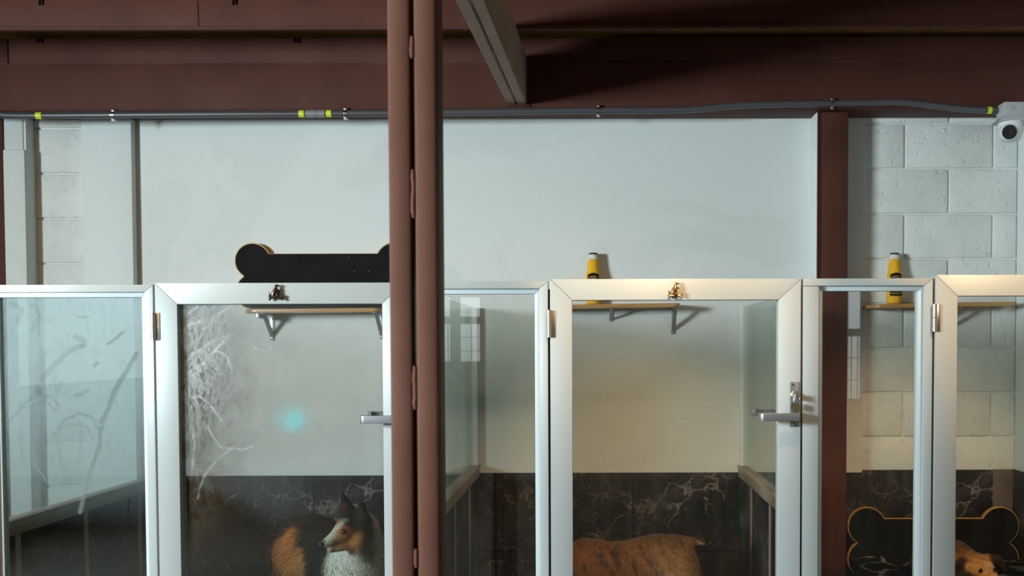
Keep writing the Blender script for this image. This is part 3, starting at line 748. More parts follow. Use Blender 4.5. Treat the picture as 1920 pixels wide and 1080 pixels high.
def lever(parent, px_tip, px_end, pyc):
    a = P(px_tip, pyc, YF-.05); b = P(px_end, pyc, YF-.05); z = a.z; hh = .0115
    bm = bmesh.new()
    poly = []                                         # plan outline: bar with a rounded return at its free end
    r = .014
    poly = [(b.x+.012, YF-.062), (a.x+r, YF-.062)]
    for k in range(1, 8): poly.append((a.x+r-r*math.sin(k*math.pi/14), YF-.062+r-r*math.cos(k*math.pi/14)))
    poly += [(a.x, YF-.030), (a.x+.011, YF-.030), (a.x+.011, YF-.044)]
    poly += [(a.x+.016, YF-.049), (b.x-.004, YF-.049), (b.x-.002, YF-.0005), (b.x+.012, YF-.0005)]
    prism(bm, poly, z-hh, z+hh, 'Z', .0015)
    hd = obj('lever_handle', bm, M['satin'], parent, 'grey metal lever handle')
    bm = bmesh.new()                                  # the lever on the inner face, seen through the pane
    zi = z+.004
    prism(bm, [(b.x+.010, YF+.095), (a.x-.004, YF+.095), (a.x-.004, YF+.066), (a.x+.008, YF+.066), (a.x+.008, YF+.083), (b.x-.004, YF+.083), (b.x-.004, YF+.044), (b.x+.010, YF+.044)], zi-hh*.9, zi+hh*.9, 'Z', .001)
    obj('inner_lever', bm, M['satin'], parent)
    return hd
def door(lab, x0, x1, ztop, gmat, wst=.0655, w=.0625):
    t = thing('kennel_door', lab, 'door', (x0, YF, 0), 'framed glass kennel doors')
    frame_pieces(x0, x1, .012, ztop, w, YF-.004, YF+.044, t, M['alu'], wl=wst, wr=wst)
    obj('glass_pane', BX(x0+wst-.008, x1-wst+.008, YF+.018, YF+.023, .012+w-.008, ztop-w+.008), gmat, t)
    return t
def X3(px, py=560): return PX(px, py, YF)
def Z3(px, py): return PZ(px, py, YF)
f1r = X3(286.5); d1l = X3(291.5); d1r = X3(758); f2l = X3(762); f2r = X3(1027); d2l = X3(1031.5); d2r = X3(1501.5); f3l = X3(1505.5); f3r = X3(1749); d3l = X3(1753.5); d3r = d3l+(d2r-d2l)
fp1 = fixed_panel('narrow glass panel at the far left, clouded bluish, with wipe marks', X3(-45), f1r, Z3(150, 534), M['g_film'], wl=.043)
fp2 = fixed_panel('narrow clear glass panel just right of the foreground post', f2l, f2r, Z3(950, 527.5), M['g_clear'])
fp3 = fixed_panel('narrow clear glass panel in front of the dark red wall column', f3l, f3r, Z3(1620, 522), M['g_clear'], butt=True, wl=.0475)
for o, x in ((fp1, f1r), (fp2, f2r), (fp3, f3r)):
    obj('gap_shade', BX(x-.001, x+.006, YF+.018, YF+.042, .01, 1.47), M['gap_shade'], o, 'dark strip painted as gap shade')  # dark strips paint the shade inside the gaps beside the doors
obj('gap_shade', BX(f3l-.0068, f3l-.0002, YF+.018, YF+.042, .01, 1.47), M['gap_shade'], fp3, 'dark strip painted as gap shade')
d1 = door('white framed glass door with smeared pane, black dog figure on its top rail', d1l, d1r, Z3(520, 530.5), M['g_swirl'])
d2 = door('white framed glass door with keys in its lock plate', d2l, d2r, Z3(1265, 523), M['g_clear'])
d3 = door('white framed glass door at the right edge before the bone headboard', d3l, d3r, Z3(1830, 515.5), M['g_clear'])
hinge(d1, X3(288.5)+.001, Z3(290, 612)); hinge(d2, X3(1030), Z3(1033, 607)); hinge(d3, X3(1751), Z3(1750, 596))
lever(d1, 675, 742, 786.5)
lever(d2, 1424, 1490, 782)
pl = P(1489, 757, YF-.004)
ph = obj('lock_plate', BX(X3(1480.5, 757), X3(1497, 757), YF-.0075, YF-.0042, Z3(1489, 800), Z3(1489, 716), .001), M['satin'], d2, 'grey lock plate')
for py in (721, 794.5):
    obj('screw', lathe(bmesh.new(), [(0, .003), (.003, .0025), (.0048, .0005), (.0048, 0), (0, 0)], P(1487, py, YF-.0075), (0, -1, 0), 12), M['chrome'], ph)
obj('lock_cylinder', lathe(bmesh.new(), [(0, .008), (.008, .008), (.0108, .006), (.0112, 0), (0, 0)], P(1488.5, 740, YF-.0075), (0, -1, 0), 20), M['hinge'], ph)
plx = X3(742, 786)-.012
obj('lock_plate', BX(X3(736, 757), X3(752, 757), YF-.0075, YF-.0042, Z3(745, 800), Z3(745, 716), .001), M['satin'], d1)
# bunch of keys left in the lock
kc = P(1489, 744, YF-.016)
t = thing('key_bunch', 'small bunch of keys hanging from the lock of the middle door', 'keys', (kc.x, kc.y, kc.z-.05))
def key(c, ang, ln, tooth, mat):
    bm = bmesh.new(); m = Matrix.Rotation(ang, 3, 'Y')
    poly = [(.0035, -.012), (.0035, -ln), (0, -ln-.004), (-.002, -ln)]
    z = -ln+.002
    while z < -.016: poly += [(-.0035-tooth, z), (-.0015, z+.0025)]; z += .005
    poly += [(-.0035, -.012), (-.010, -.006), (-.010, .004), (-.005, .009), (.005, .009), (.010, .004), (.010, -.006)]
    prism(bm, poly, -.0011, .0011, 'Y')
    for v in bm.verts: v.co = m @ v.co + Vector(c)
    return bm
obj('key', BX(kc.x-.0012, kc.x+.0012, YF-.040, YF-.0155, kc.z-.009, kc.z+.009, .0008), M['chrome'], t, 'key standing in the lock')
ring = [(kc.x+.004+.0095*math.cos(a), YF-.034+.004*math.sin(a), kc.z-.008+.0095*math.sin(a)) for a in [i*math.pi/8 for i in range(17)]]
obj('key_ring', tube(bmesh.new(), ring, .0011, 6, False), M['chrome'], t)
obj('key', key((kc.x+.007, YF-.030, kc.z-.030), .05, .046, .002, M['brass']), M['brass'], t, 'long brass key with jagged teeth')
obj('key', key((kc.x-.002, YF-.026, kc.z-.026), .35, .024, .001, M['chrome']), M['chrome'], t, 'short steel key')

# cast dog-on-a-bone hooks on the door rails
def hook(lab, px, py, mat, facing, tab=False):
    c = P(px, py, YF-.004)
    t = thing('dog_hook', lab, 'coat hook', (c.x, c.y, c.z-.02), 'dog-shaped hooks on the door rails')
    S = 1.25; y = c.y-.012; f = facing
    def q(x, z, d=0): return Vector((c.x+f*x*S, y-d, c.z+z*S))
    bm = bmesh.new()
    tube(bm, [q(-.013, -.012), q(.013, -.012)], .0042, 10)
    for sx in (-.014, .015):
        for sz in (-.0155, -.0085): ball(bm, q(sx, sz), .0042, 10)
    tube(bm, [q(0, -.012), q(0, -.012, -.0095)], .004, 8)
    obj('bone_bar', bm, mat, t)
    bm = bmesh.new()
    tube(bm, [q(-.005, -.006), q(-.002, .000, .002), q(.001, .007, .002), q(.002, .013, .001)], [.0085, .0084, .0064, .0042], 12)   # sitting trunk
    tube(bm, [q(.003, .002, .004), q(.005, -.006, .005), q(.006, -.0095, .005)], [.0024, .0020, .0018], 8)                          # fore leg
    tube(bm, [q(-.004, -.005, .004), q(.001, -.008, .006), q(.006, -.0095, .005)], [.0048, .0028, .0018], 8)                         # haunch and foot
    ball(bm, q(.003, .0165), .0042, 12)
    tube(bm, [q(.004, .0165), q(.0105, .0155)], [.003, .0017], 8)                                                                    # muzzle
    tube(bm, [q(.000, .0185), q(-.002, .0135)], [.0018, .0012], 6)                                                                   # ear
    tube(bm, [q(-.009, -.007), q(-.014, -.004), q(-.016, .001)], [.0022, .0016, .001], 8)                                            # tail
    obj('dog_figure', bm, mat, t)
    obj('wall_plate', BX(c.x-.006, c.x+.006, c.y-.004, c.y-.0003, c.z-.016, c.z+.010, .001), mat, t)
    if tab: obj('sticky_tab', BX(c.x-.009, c.x+.002, c.y-.003, c.y-.0003, Z3(1265, 563), c.z-.015, .0006), M['alu_cool'], t, 'pale blue adhesive tab')
hook('dark bronze dog-on-bone hook on the smeared door rail', 519, 549, M['bronze'], 1)
hook('golden dog-on-bone hook on the warm-lit middle door rail', 1265, 545, M['gold'], 1, True)

# ------------------------------------------------------------------ glass partitions between the stalls
def partition(lab, x, cap_z, side, gm='g_part'):
    y0, y1 = YF+.052, YT-.001
    t = thing('stall_partition', lab, 'partition', (x, (y0+y1)/2, 0), 'half-height glass partitions between stalls')
    hw = .016
    obj('lower_panel', BX(x-hw, x+hw, y0, y1, 0.001, cap_z-.052), M['tile_side'], t, 'dark marble-clad lower panel')
    obj('rail', BX(x-hw-.005, x+hw+.005, y0, y1, cap_z-.052, cap_z-.008, .002), M['cap'], t, 'taupe capping rail')
    obj('rail_ledge', BX(x-hw-.010, x+hw+.010, y0, y1, cap_z-.008, cap_z, .002), M['cap'], t)
    for yy in (4.13, 3.69, 3.25):
        for s in (-1, 1):
            xx = x+s*hw
            obj('stile', BX(min(xx, xx+s*.003), max(xx, xx+s*.003), yy, yy+.03, .001, cap_z-.053), M['cap'], t)
    ztop = PZ(886, 577, YT)
    obj('glass_pane', BX(x-.004, x+.004, y0+.002, y1-.004, cap_z+.0005, ztop), M[gm], t, 'greenish glass sheet')
    ch = obj('wall_channel', BX(x-.0155, x+.0155, y1-.030, y1-.001, cap_z+.0005, ztop, .001), M['channel'], t, 'pale vertical glazing channel')
    obj('screw', lathe(bmesh.new(), [(0, .0015), (.003, .001), (.0038, 0), (0, 0)], (x+side*.0155, y1-.015, cap_z+.075), (side, 0, 0), 10), M['black'], ch)
capz = PZ(888, 871, YT)
partition('glass partition behind the clouded far left panel', xpl, PZ(300, 884, YT), 1, 'g_part_clear')
partition('glass partition ending behind the foreground post', xpm, capz, 1)
partition('glass partition at the right of the brindle dog', xpr, PZ(1405, 872, YT), -1)

# ------------------------------------------------------------------ dogs
def surface_nets(Fv, org, h):
    s = Fv < 0
    nx, ny, nz = Fv.shape
    cnt = np.zeros((nx-1, ny-1, nz-1), np.float32); acc = np.zeros((nx-1, ny-1, nz-1, 3), np.float32)
    offs = [(0, 0, 0), (1, 0, 0), (0, 1, 0), (1, 1, 0), (0, 0, 1), (1, 0, 1), (0, 1, 1), (1, 1, 1)]
    def sl(o): return (slice(o[0], nx-1+o[0]), slice(o[1], ny-1+o[1]), slice(o[2], nz-1+o[2]))
    for a in offs:
        for ax in range(3):
            if a[ax]: continue
            b = list(a); b[ax] = 1
            Fa, Fb = Fv[sl(a)], Fv[sl(b)]
            m = (Fa < 0) != (Fb < 0)
            tt = np.where(m, Fa/(np.where(m, Fa-Fb, 1)), 0)
            cnt += m
            for d in range(3): acc[..., d] += m*((a[d]+tt) if d == ax else a[d])
    cm = cnt > 0
    idx = -np.ones(cm.shape, np.int64); ii = np.argwhere(cm); idx[cm] = np.arange(len(ii))
    V = (ii+acc[cm]/cnt[cm][:, None])*h+np.array(org)
    Q = []
    for ax in range(3):
        a = [slice(None)]*3; b = [slice(None)]*3; a[ax] = slice(0, -1); b[ax] = slice(1, None)
        d = s[tuple(a)] != s[tuple(b)]
        e = np.argwhere(d); inside = s[tuple(a)][d]
        u, w = [(1, 2), (2, 0), (0, 1)][ax]
        ok = (e[:, u] > 0) & (e[:, w] > 0) & (e[:, u] < s.shape[u]-1) & (e[:, w] < s.shape[w]-1)
        e = e[ok]; inside = inside[ok]
        def cell(du, dw):
            c = e.copy(); c[:, u] += du; c[:, w] += dw; return idx[c[:, 0], c[:, 1], c[:, 2]]
        q = np.stack([cell(-1, -1), cell(0, -1), cell(0, 0), cell(-1, 0)], 1)
        q[~inside] = q[~inside][:, ::-1]; Q.append(q)
    return V, np.concatenate(Q)
def cone(a, b, ra, rb, k=.03): return ('c', np.array(a, float), np.array(b, float), ra, rb, k)
def ell(c, r, k=.03, rot=None): return ('e', np.array(c, float), np.array(r, float), np.array((rot or Matrix.Identity(3)), float), None, k)
def build_sdf(prims, h, pad=.03):
    lo = np.full(3, 1e9); hi = -lo
    for p in prims:
        if p[0] == 'c':
            for q, r in ((p[1], p[3]), (p[2], p[4])): lo = np.minimum(lo, q-r); hi = np.maximum(hi, q+r)
        else: r = p[2].max(); lo = np.minimum(lo, p[1]-r); hi = np.maximum(hi, p[1]+r)
    lo -= pad; hi += pad
    n = np.ceil((hi-lo)/h).astype(int)+1
    ax = [(lo[i]+np.arange(n[i])*h).astype(np.float32) for i in range(3)]
    Fv = np.full(n, 1.0, np.float32)
    for p in prims:
        if p[0] == 'c': plo, phi = np.minimum(p[1]-p[3], p[2]-p[4]), np.maximum(p[1]+p[3], p[2]+p[4])
        else: r = p[2].max(); plo, phi = p[1]-r, p[1]+r
        m = .07; i0 = np.clip(np.floor((plo-m-lo)/h).astype(int), 0, None); i1 = np.minimum(np.ceil((phi+m-lo)/h).astype(int)+1, n)
        sl = tuple(slice(a, b) for a, b in zip(i0, i1))
        X, Y, Z = np.meshgrid(*[ax[i][sl[i]] for i in range(3)], indexing='ij')
        if p[0] == 'c':
            d = p[2]-p[1]; L2 = (d*d).sum()+1e-12
            hh = np.clip(((X-p[1][0])*d[0]+(Y-p[1][1])*d[1]+(Z-p[1][2])*d[2])/L2, 0, 1)
            D = np.sqrt((X-p[1][0]-hh*d[0])**2+(Y-p[1][1]-hh*d[1])**2+(Z-p[1][2]-hh*d[2])**2)-(p[3]+(p[4]-p[3])*hh)
        else:
            q = np.stack([X-p[1][0], Y-p[1][1], Z-p[1][2]], -1) @ p[3].astype(np.float32)
            k0 = np.sqrt(((q/p[2])**2).sum(-1)); k1 = np.sqrt(((q/p[2]**2)**2).sum(-1))+1e-9
            D = k0*(k0-1)/k1
        k = p[5]; A = Fv[sl]; hx = np.maximum(k-np.abs(A-D), 0)/k
        Fv[sl] = np.minimum(A, D)-hx*hx*k*.25
    V, Q = surface_nets(Fv, lo, h)
    return V, Q
def relax(V, Q, it=3, lam=.5):
    for _ in range(it):
        S = np.zeros_like(V); n = np.zeros(len(V))
        for a, b in ((0, 1), (1, 2), (2, 3), (3, 0)):
            np.add.at(S, Q[:, a], V[Q[:, b]]); np.add.at(S, Q[:, b], V[Q[:, a]]); np.add.at(n, Q[:, a], 1); np.add.at(n, Q[:, b], 1)
        V = V+lam*(S/np.maximum(n, 1)[:, None]-V)
    return V
def wig(V, sc, seed=0):
    return np.array([mnoise.noise(Vector(v)*sc+Vector((seed, seed*1.7, 3.1))) for v in V])
def paint(V, pts, soft=.012, jitter=.02, sc=28):
    """coat markings: every patch of the coat takes the colour of its nearest marking"""
    J = V+np.stack([wig(V, sc, s) for s in (1, 5, 9)], 1)*jitter
    c = np.array([p[:3] for p in pts]); w = np.array([p[4] if len(p) > 4 else 1.0 for p in pts]); col = np.array([p[3] for p in pts])
    out = np.zeros((len(V), 3))
    for i in range(0, len(V), 20000):
        d = np.linalg.norm(J[i:i+20000, None]-c[None], axis=2)/w[None]
        e = np.exp(-(d-d.min(1, keepdims=True))/soft); e /= e.sum(1, keepdims=True)
        out[i:i+20000] = e @ col
    return out
def mesh_np(name, V, Q, col, mat, parent, label=None, base=None):
    base = np.array(worg(parent))
    me = bpy.data.meshes.new(name)
    me.from_pydata((V-base).tolist(), [], Q.tolist())
    a = me.color_attributes.new('fur_colour', 'FLOAT_COLOR', 'POINT')
    a.data.foreach_set('color', np.concatenate([col, np.ones((len(V), 1))], 1).astype(np.float32).ravel())
    for p in me.polygons: p.use_smooth = True
    me.materials.append(mat); me.update()
    o = bpy.data.objects.new(name, me); C.objects.link(o); o.parent = parent
    if label: o['label'] = label
    return o
def normals(V, Q):
    n = np.cross(V[Q[:, 2]]-V[Q[:, 0]], V[Q[:, 3]]-V[Q[:, 1]]); vn = np.zeros_like(V)
    for k in range(4): np.add.at(vn, Q[:, k], n)
    return vn/np.maximum(np.linalg.norm(vn, axis=1, keepdims=True), 1e-9), np.linalg.norm(n, axis=1)*.5
def strands(V, Q, col, count, lenf, comb, width=.0011, lift=.35, seed=3):
    """tapered hairs rooted all over the coat"""
    r = np.random.default_rng(seed); vn, area = normals(V, Q)
    f = r.choice(len(Q), count, p=area/area.sum()); w = r.dirichlet((1, 1, 1, 1), count)
    p = (V[Q[f]]*w[..., None]).sum(1); n = (vn[Q[f]]*w[..., None]).sum(1); n /= np.linalg.norm(n, axis=1, keepdims=True)+1e-9
    c = (col[Q[f]]*w[..., None]).sum(1)*(r.uniform(.7, 1.25, (count, 1)))
    d = comb(p); d = d-(d*n).sum(1, keepdims=True)*n; d /= np.linalg.norm(d, axis=1, keepdims=True)+1e-9
    dirv = d+n*lift+r.normal(0, .22, (count, 3)); dirv /= np.linalg.norm(dirv, axis=1, keepdims=True)
    ln = lenf(p)*r.uniform(.6, 1.2, count)
    keep = ln > .003
    p, n, c, dirv, ln = p[keep], n[keep], c[keep], dirv[keep], ln[keep]
    s = np.cross(dirv, n); s /= np.linalg.norm(s, axis=1, keepdims=True)+1e-9
    p = p-n*.002
    a = p-s*width; b = p+s*width; m = p+dirv*ln[:, None]*.55; e = p+dirv*ln[:, None]-n*ln[:, None]*.22+np.array([0, 0, -.10])*ln[:, None]
    m1 = m-s*width*.8; m2 = m+s*width*.8
    k = len(p); VV = np.concatenate([a, b, m1, m2, e]); i = np.arange(k)
    q = np.stack([i, i+k, i+3*k, i+2*k], 1); tri = np.stack([i+2*k, i+3*k, i+4*k], 1)
    return VV, q, tri, np.concatenate([c]*5)
def strand_obj(name, dat, parent, mat, label=None):
    VV, q, tri, cc = dat
    base = np.array(worg(parent)); me = bpy.data.meshes.new(name)
    me.from_pydata((VV-base).tolist(), [], q.tolist()+tri.tolist())
    a = me.color_attributes.new('fur_colour', 'FLOAT_COLOR', 'POINT')
    a.data.foreach_set('color', np.concatenate([cc, np.ones((len(VV), 1))], 1).astype(np.float32).ravel())
    for p in me.polygons: p.use_smooth = True
    me.materials.append(mat); o = bpy.data.objects.new(name, me); C.objects.link(o); o.parent = parent
    if label: o['label'] = label
    return o

BLK = (.012, .010, .010); SAB = (.035, .020, .014); TAN = (.42, .15, .032); GLD = (.58, .27, .07); WHT = (.60, .57, .49); DKB = (.05, .022, .012)
# ---- tricolour collie standing in the left stall, looking left
def c3(px, py, Y): return np.array(P(px, py, Y))
YH = 3.74
chest = c3(668, 1085, 3.80); rump = c3(580, 1030, 4.16)
skull = c3(664, 982, YH+.02); brow = c3(648, 985, YH-.02); stop = c3(641, 1000, YH-.045); nose_p = c3(609, 1019.5, YH-.10)
pr = [
    ell(chest+np.array([0, .03, .0]), (.105, .13, .16), .05), ell(rump, (.125, .15, .135), .05),
    cone(chest+np.array([-.01, .08, .02]), rump+np.array([.03, -.03, .0]), .125, .125, .06),
    cone(chest+np.array([.0, .03, .07]), skull+np.array([.02, .03, -.03]), .10, .065, .05),       # neck
    ell(c3(682, 1035, 3.83), (.062, .075, .125), .04),                                            # ruff behind the cheek
    ell(skull, (.058, .058, .050), .03), ell(c3(667, 1008, YH-.005), (.043, .045, .045), .03),
    cone(brow, stop, .036, .031, .02), cone(stop, nose_p, .031, .0165, .02),                      # muzzle
    cone(c3(655, 1022, YH-.03), c3(619, 1032, YH-.092), .020, .0105, .012),                        # lower jaw
    ell(c3(650, 988, YH-.045), (.016, .016, .012), .012),                                         # brow over the eye
    cone(c3(652, 958, YH+.045), c3(641.5, 923, YH+.05), .026, .004, .012), cone(c3(655, 962, YH+.045), c3(645, 935, YH+.055), .024, .010, .012),
    cone(c3(681, 975, YH+.0), c3(679.5, 946, YH-.01), .027, .011, .012), cone(c3(676, 965, YH+.0), c3(677, 950, YH-.01), .018, .012, .012),
    cone(rump+np.array([-.05, .03, -.02]), rump+np.array([-.08, .02, -.20]), .105, .065, .04),    # thighs
    cone(rump+np.array([.06, .07, -.02]), rump+np.array([.05, .07, -.20]), .10, .06, .04),
]
fx = np.array([chest[0], chest[1], 0]); hx = np.array([rump[0], rump[1], 0])
fwd = (chest-rump); fwd[2] = 0; fwd /= np.linalg.norm(fwd); sd = np.array([-fwd[1], fwd[0], 0])
for s in (-1, 1):
    o = fx+sd*.075*s+fwd*.02
    pr += [cone(o+[0, 0, .36], o+np.array([0, 0, .20])-fwd*.01, .055, .034, .03), cone(o+np.array([0, 0, .20])-fwd*.01, o+np.array([0, 0, .05]), .034, .026, .02), cone(o+[0, 0, .035], o+fwd*.045+np.array([0, 0, .025]), .030, .024, .02)]
    o = hx+sd*.085*s-fwd*.04
    pr += [cone(o+np.array([0, 0, .30])+fwd*.04, o+np.array([0, 0, .20])-fwd*.06, .05, .032, .03), cone(o+np.array([0, 0, .20])-fwd*.06, o+np.array([0, 0, .045])-fwd*.045, .030, .024, .02), cone(o+np.array([0, 0, .035])-fwd*.045, o+np.array([0, 0, .025])+fwd*.01, .028, .023, .02)]
tb = rump-fwd*.12+np.array([0, 0, .03])
pr += [cone(tb, tb-fwd*.08+np.array([0, 0, -.14]), .05, .055, .03), cone(tb-fwd*.08+np.array([0, 0, -.14]), tb-fwd*.10+np.array([0, 0, -.30]), .055, .02, .03)]
V, Q = build_sdf(pr, .0055); V = relax(V, Q, 2)
def m(px, py, Y, col, w=1.0): return (*P(px, py, Y), col, w)
marks = [
    m(600, 985, 4.02, BLK, 1.5), m(575, 965, 4.1, SAB), m(620, 965, 4.05, SAB), m(615, 1040, 3.95, BLK, 1.4), m(590, 1010, 4.0, BLK, 1.2), m(605, 1075, 3.9, BLK, 1.2), m(560, 985, 4.15, BLK, 1.1),
    m(553, 1025, 4.04, TAN, 1.15), m(572, 1050, 3.98, GLD, .9), m(562, 1060, 4.03, GLD, 1.0), m(548, 1075, 4.05, GLD, .9), m(545, 1000, 4.1, SAB, .7), m(580, 1074, 4.0, WHT, .45), m(570, 1090, 4.0, GLD, .8),
    m(660, 955, YH+.02, BLK, 1.0), m(668, 970, YH-.02, BLK, 1.1), m(680, 985, YH-.02, BLK, 1.1), m(690, 1010, YH-.0, BLK, 1.0), m(693, 1035, YH-.0, BLK, 1.0), m(694, 1050, YH-.02, BLK, .8), m(672, 985, YH-.05, BLK, .9),
    m(641, 930, YH+.04, BLK), m(642, 948, YH+.01, TAN, .5), m(650, 945, YH+.02, BLK, .7), m(679, 945, YH-.02, BLK), m(682, 965, YH-.025, DKB, .8),
    m(635, 982, YH-.035, TAN, .4), m(658, 978, YH-.06, BLK, .8), m(652, 985, YH-.072, BLK, .45), m(650, 966, YH-.02, BLK, .4), m(632, 1006, YH-.098, TAN, .55), m(650, 1003, YH-.08, TAN, 1.0), m(636, 1010, YH-.10, TAN, .8), m(661, 1012, YH-.07, TAN, 1.0), m(672, 1022, YH-.05, GLD, 1.0), m(660, 1026, YH-.07, TAN, .8), m(641, 991, YH-.078, TAN, .4),
    m(652, 963, YH-.030, WHT, .22), m(647, 971, YH-.048, WHT, .26), m(640, 981, YH-.058, WHT, .30), m(633, 990, YH-.066, WHT, .34), m(626, 999, YH-.078, WHT, .40), m(619, 1007, YH-.09, WHT, .48), m(612, 1014, YH-.108, WHT, .50), m(619, 1020, YH-.118, WHT, .50), m(616, 1029, YH-.112, WHT, .42),
    m(634, 1015, YH-.112, TAN, .7), m(640, 1006, YH-.10, TAN, .6), m(645, 1012, YH-.10, TAN, .7),
    m(629, 1026, YH-.112, BLK, .36), m(637, 1024, YH-.105, BLK, .36), m(645, 1021, YH-.095, BLK, .36), m(653, 1018, YH-.085, BLK, .34), m(606, 1021, YH-.115, BLK, .5), m(628, 1031, YH-.10, BLK, .35), m(645.5, 996.5, YH-.075, BLK, .30),
    m(630, 1055, 3.68, WHT, 1.1), m(655, 1055, 3.66, WHT, 1.2), m(650, 1085, 3.66, WHT, 1.6), m(675, 1075, 3.68, WHT, 1.3), m(700, 1075, 3.72, WHT, 1.2), m(708, 1015, 3.80, WHT, 1.4), m(708, 1050, 3.80, WHT, 1.6), m(703, 985, 3.82, WHT, 1.2), m(640, 1040, 3.70, WHT, .7),
    (*(fx+[0, 0, .1]), WHT, 2.5), (*(hx+[0, 0, .05]), WHT, 1.6), (*(hx+np.array([0, 0, .25])), GLD, 1.2),
]
col = paint(V, marks, .009, .012, 34)
t = thing('collie', 'long-haired black, tan and white collie standing in the left stall, head turned left', 'dog', (float((chest[0]+rump[0])/2), float((chest[1]+rump[1])/2), 0))
mesh_np('body', V, Q, col, M['fur'], t)
dface = np.array(nose_p)
def hair_len(p):
    d = np.minimum.reduce([np.linalg.norm(p-np.array(q), axis=1) for q in (nose_p, stop, c3(625, 1010, YH-.08), c3(655, 1005, YH-.05))])
    ln = np.clip((d-.05)*.30, 0.004, .042)
    er = np.minimum(np.linalg.norm(p-c3(643, 930, YH+.05), axis=1), np.linalg.norm(p-c3(680, 950, YH), axis=1))
    ln = np.where(er < .03, np.minimum(ln, .008), ln)
    return np.where(p[:, 2] < .2, .006, ln)
def comb(p):
    d = np.zeros_like(p); d[:] = -fwd*.8+np.array([0, 0, -.7])
    f = np.linalg.norm(p-skull, axis=1) < .11
    d[f] = np.array(skull-nose_p)*4+np.array([.2, .1, -.3])
    fr = (p[:, 1] < 3.9) & ~f; d[fr] = np.array([.05, .05, -1])
    return d
strand_obj('coat', strands(V, Q, col, 26000, hair_len, comb), t, M['strand'])
ey = c3(645.5, 996.5, YH-.068)
e = obj('eye', ball(bmesh.new(), ey+np.array([-.001, -.004, 0]), .0105, 16), M['eye'], t)
e = obj('eye', ball(bmesh.new(), c3(634, 991, YH-.02), .0075, 16), M['eye'], t)
obj('nose', ball(bmesh.new(), nose_p+np.array([-.010, -.010, .000]), .0125, 14, (1, 1, .85)), M['nose'], t)
obj('mouth', ball(bmesh.new(), c3(620, 1033, YH-.104), .006, 12, (1.6, .8, .6)), simple('pink_lip', (.28, .10, .09), .4), t, 'pinkish lower lip')

# ---- brindle dog in the middle stall, side on, head down to the left
YD = 3.78
def d3p(px, py): return np.array(P(px, py, YD))
w_ = d3p(1105, 1075); mid = d3p(1165, 1072); hp = d3p(1255, 1065)
pr = [
    ell(d3p(1100, 1080), (.12, .105, .145), .06), ell(d3p(1160, 1078), (.13, .105, .125), .06), ell(d3p(1245, 1066), (.105, .100, .128), .06), ell(d3p(1215, 1068), (.12, .095, .118), .06),
    ell(d3p(1281, 1074), (.066, .085, .105), .05), cone(d3p(1270, 1020), d3p(1303, 1014), .035, .014, .03),
    cone(d3p(1308, 1014.5)+np.array([-.02, 0, -.005]), d3p(1322, 1020)+np.array([0, -.005, 0]), .014, .006, .012),   # docked tail
    cone(d3p(1080, 1085)+np.array([0, 0, -.005]), d3p(1000, 1150), .085, .062, .05),                                # neck going down
    ell(d3p(965, 1175), (.075, .062, .062), .03), cone(d3p(950, 1182), d3p(905, 1200), .045, .034, .03),
]
for s in (-1, 1):
    e0_ = d3p(978, 1160)+np.array([.02, s*.06, .02]); pr.append(cone(e0_, e0_+np.array([.03, s*.02, -.06]), .022, .012, .012))
    o = np.array([d3p(1095, 1080)[0], YD+s*.075, 0])
    pr += [cone(o+[0.01, 0, .36], o+[.02, 0, .22], .058, .036, .03), cone(o+[.02, 0, .22], o+[0, 0, .045], .034, .025, .02), cone(o+[0, 0, .03], o+[-.04, 0, .024], .030, .023, .02)]
    o = np.array([d3p(1270, 1080)[0], YD+s*.070, 0])
    pr += [cone(o+[0, 0, .42], o+[-.03, 0, .26], .085, .055, .04), cone(o+[-.03, 0, .26], o+[.055, 0, .16], .05, .028, .03), cone(o+[.055, 0, .16], o+[.045, 0, .04], .026, .022, .02), cone(o+[.045, 0, .03], o+[.0, 0, .024], .028, .022, .02)]
V, Q = build_sdf(pr, .007); V = relax(V, Q, 2)
u = wig(V*np.array([1, .6, .30])+V[:, 2:3]*np.array([.35, 0, 0]), 42, 2); u2 = wig(V*np.array([1, .8, .35]), 95, 4); u3 = wig(V, 8, 7)
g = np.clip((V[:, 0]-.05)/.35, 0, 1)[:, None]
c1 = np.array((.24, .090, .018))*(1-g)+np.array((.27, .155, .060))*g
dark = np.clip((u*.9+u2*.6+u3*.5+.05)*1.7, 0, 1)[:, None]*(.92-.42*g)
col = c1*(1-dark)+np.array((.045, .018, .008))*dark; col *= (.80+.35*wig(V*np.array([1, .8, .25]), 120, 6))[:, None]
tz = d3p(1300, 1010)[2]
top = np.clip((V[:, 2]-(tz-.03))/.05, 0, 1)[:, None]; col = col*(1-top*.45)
tail = np.linalg.norm(V-d3p(1320, 1019), axis=1) < .03; col[tail] = (.30, .15, .10)
t = thing('brindle_dog', 'short-haired brown brindle dog standing side on behind the middle door', 'dog', (float(mid[0]), YD, 0))
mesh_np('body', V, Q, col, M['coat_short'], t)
for s in (-1, 1): obj('eye', ball(bmesh.new(), d3p(938, 1168)+np.array([0, s*.044, .01]), .009, 12), M['eye'], t)
obj('nose', ball(bmesh.new(), d3p(903, 1199)+np.array([-.022, 0, .008]), .016, 12), M['nose'], t)

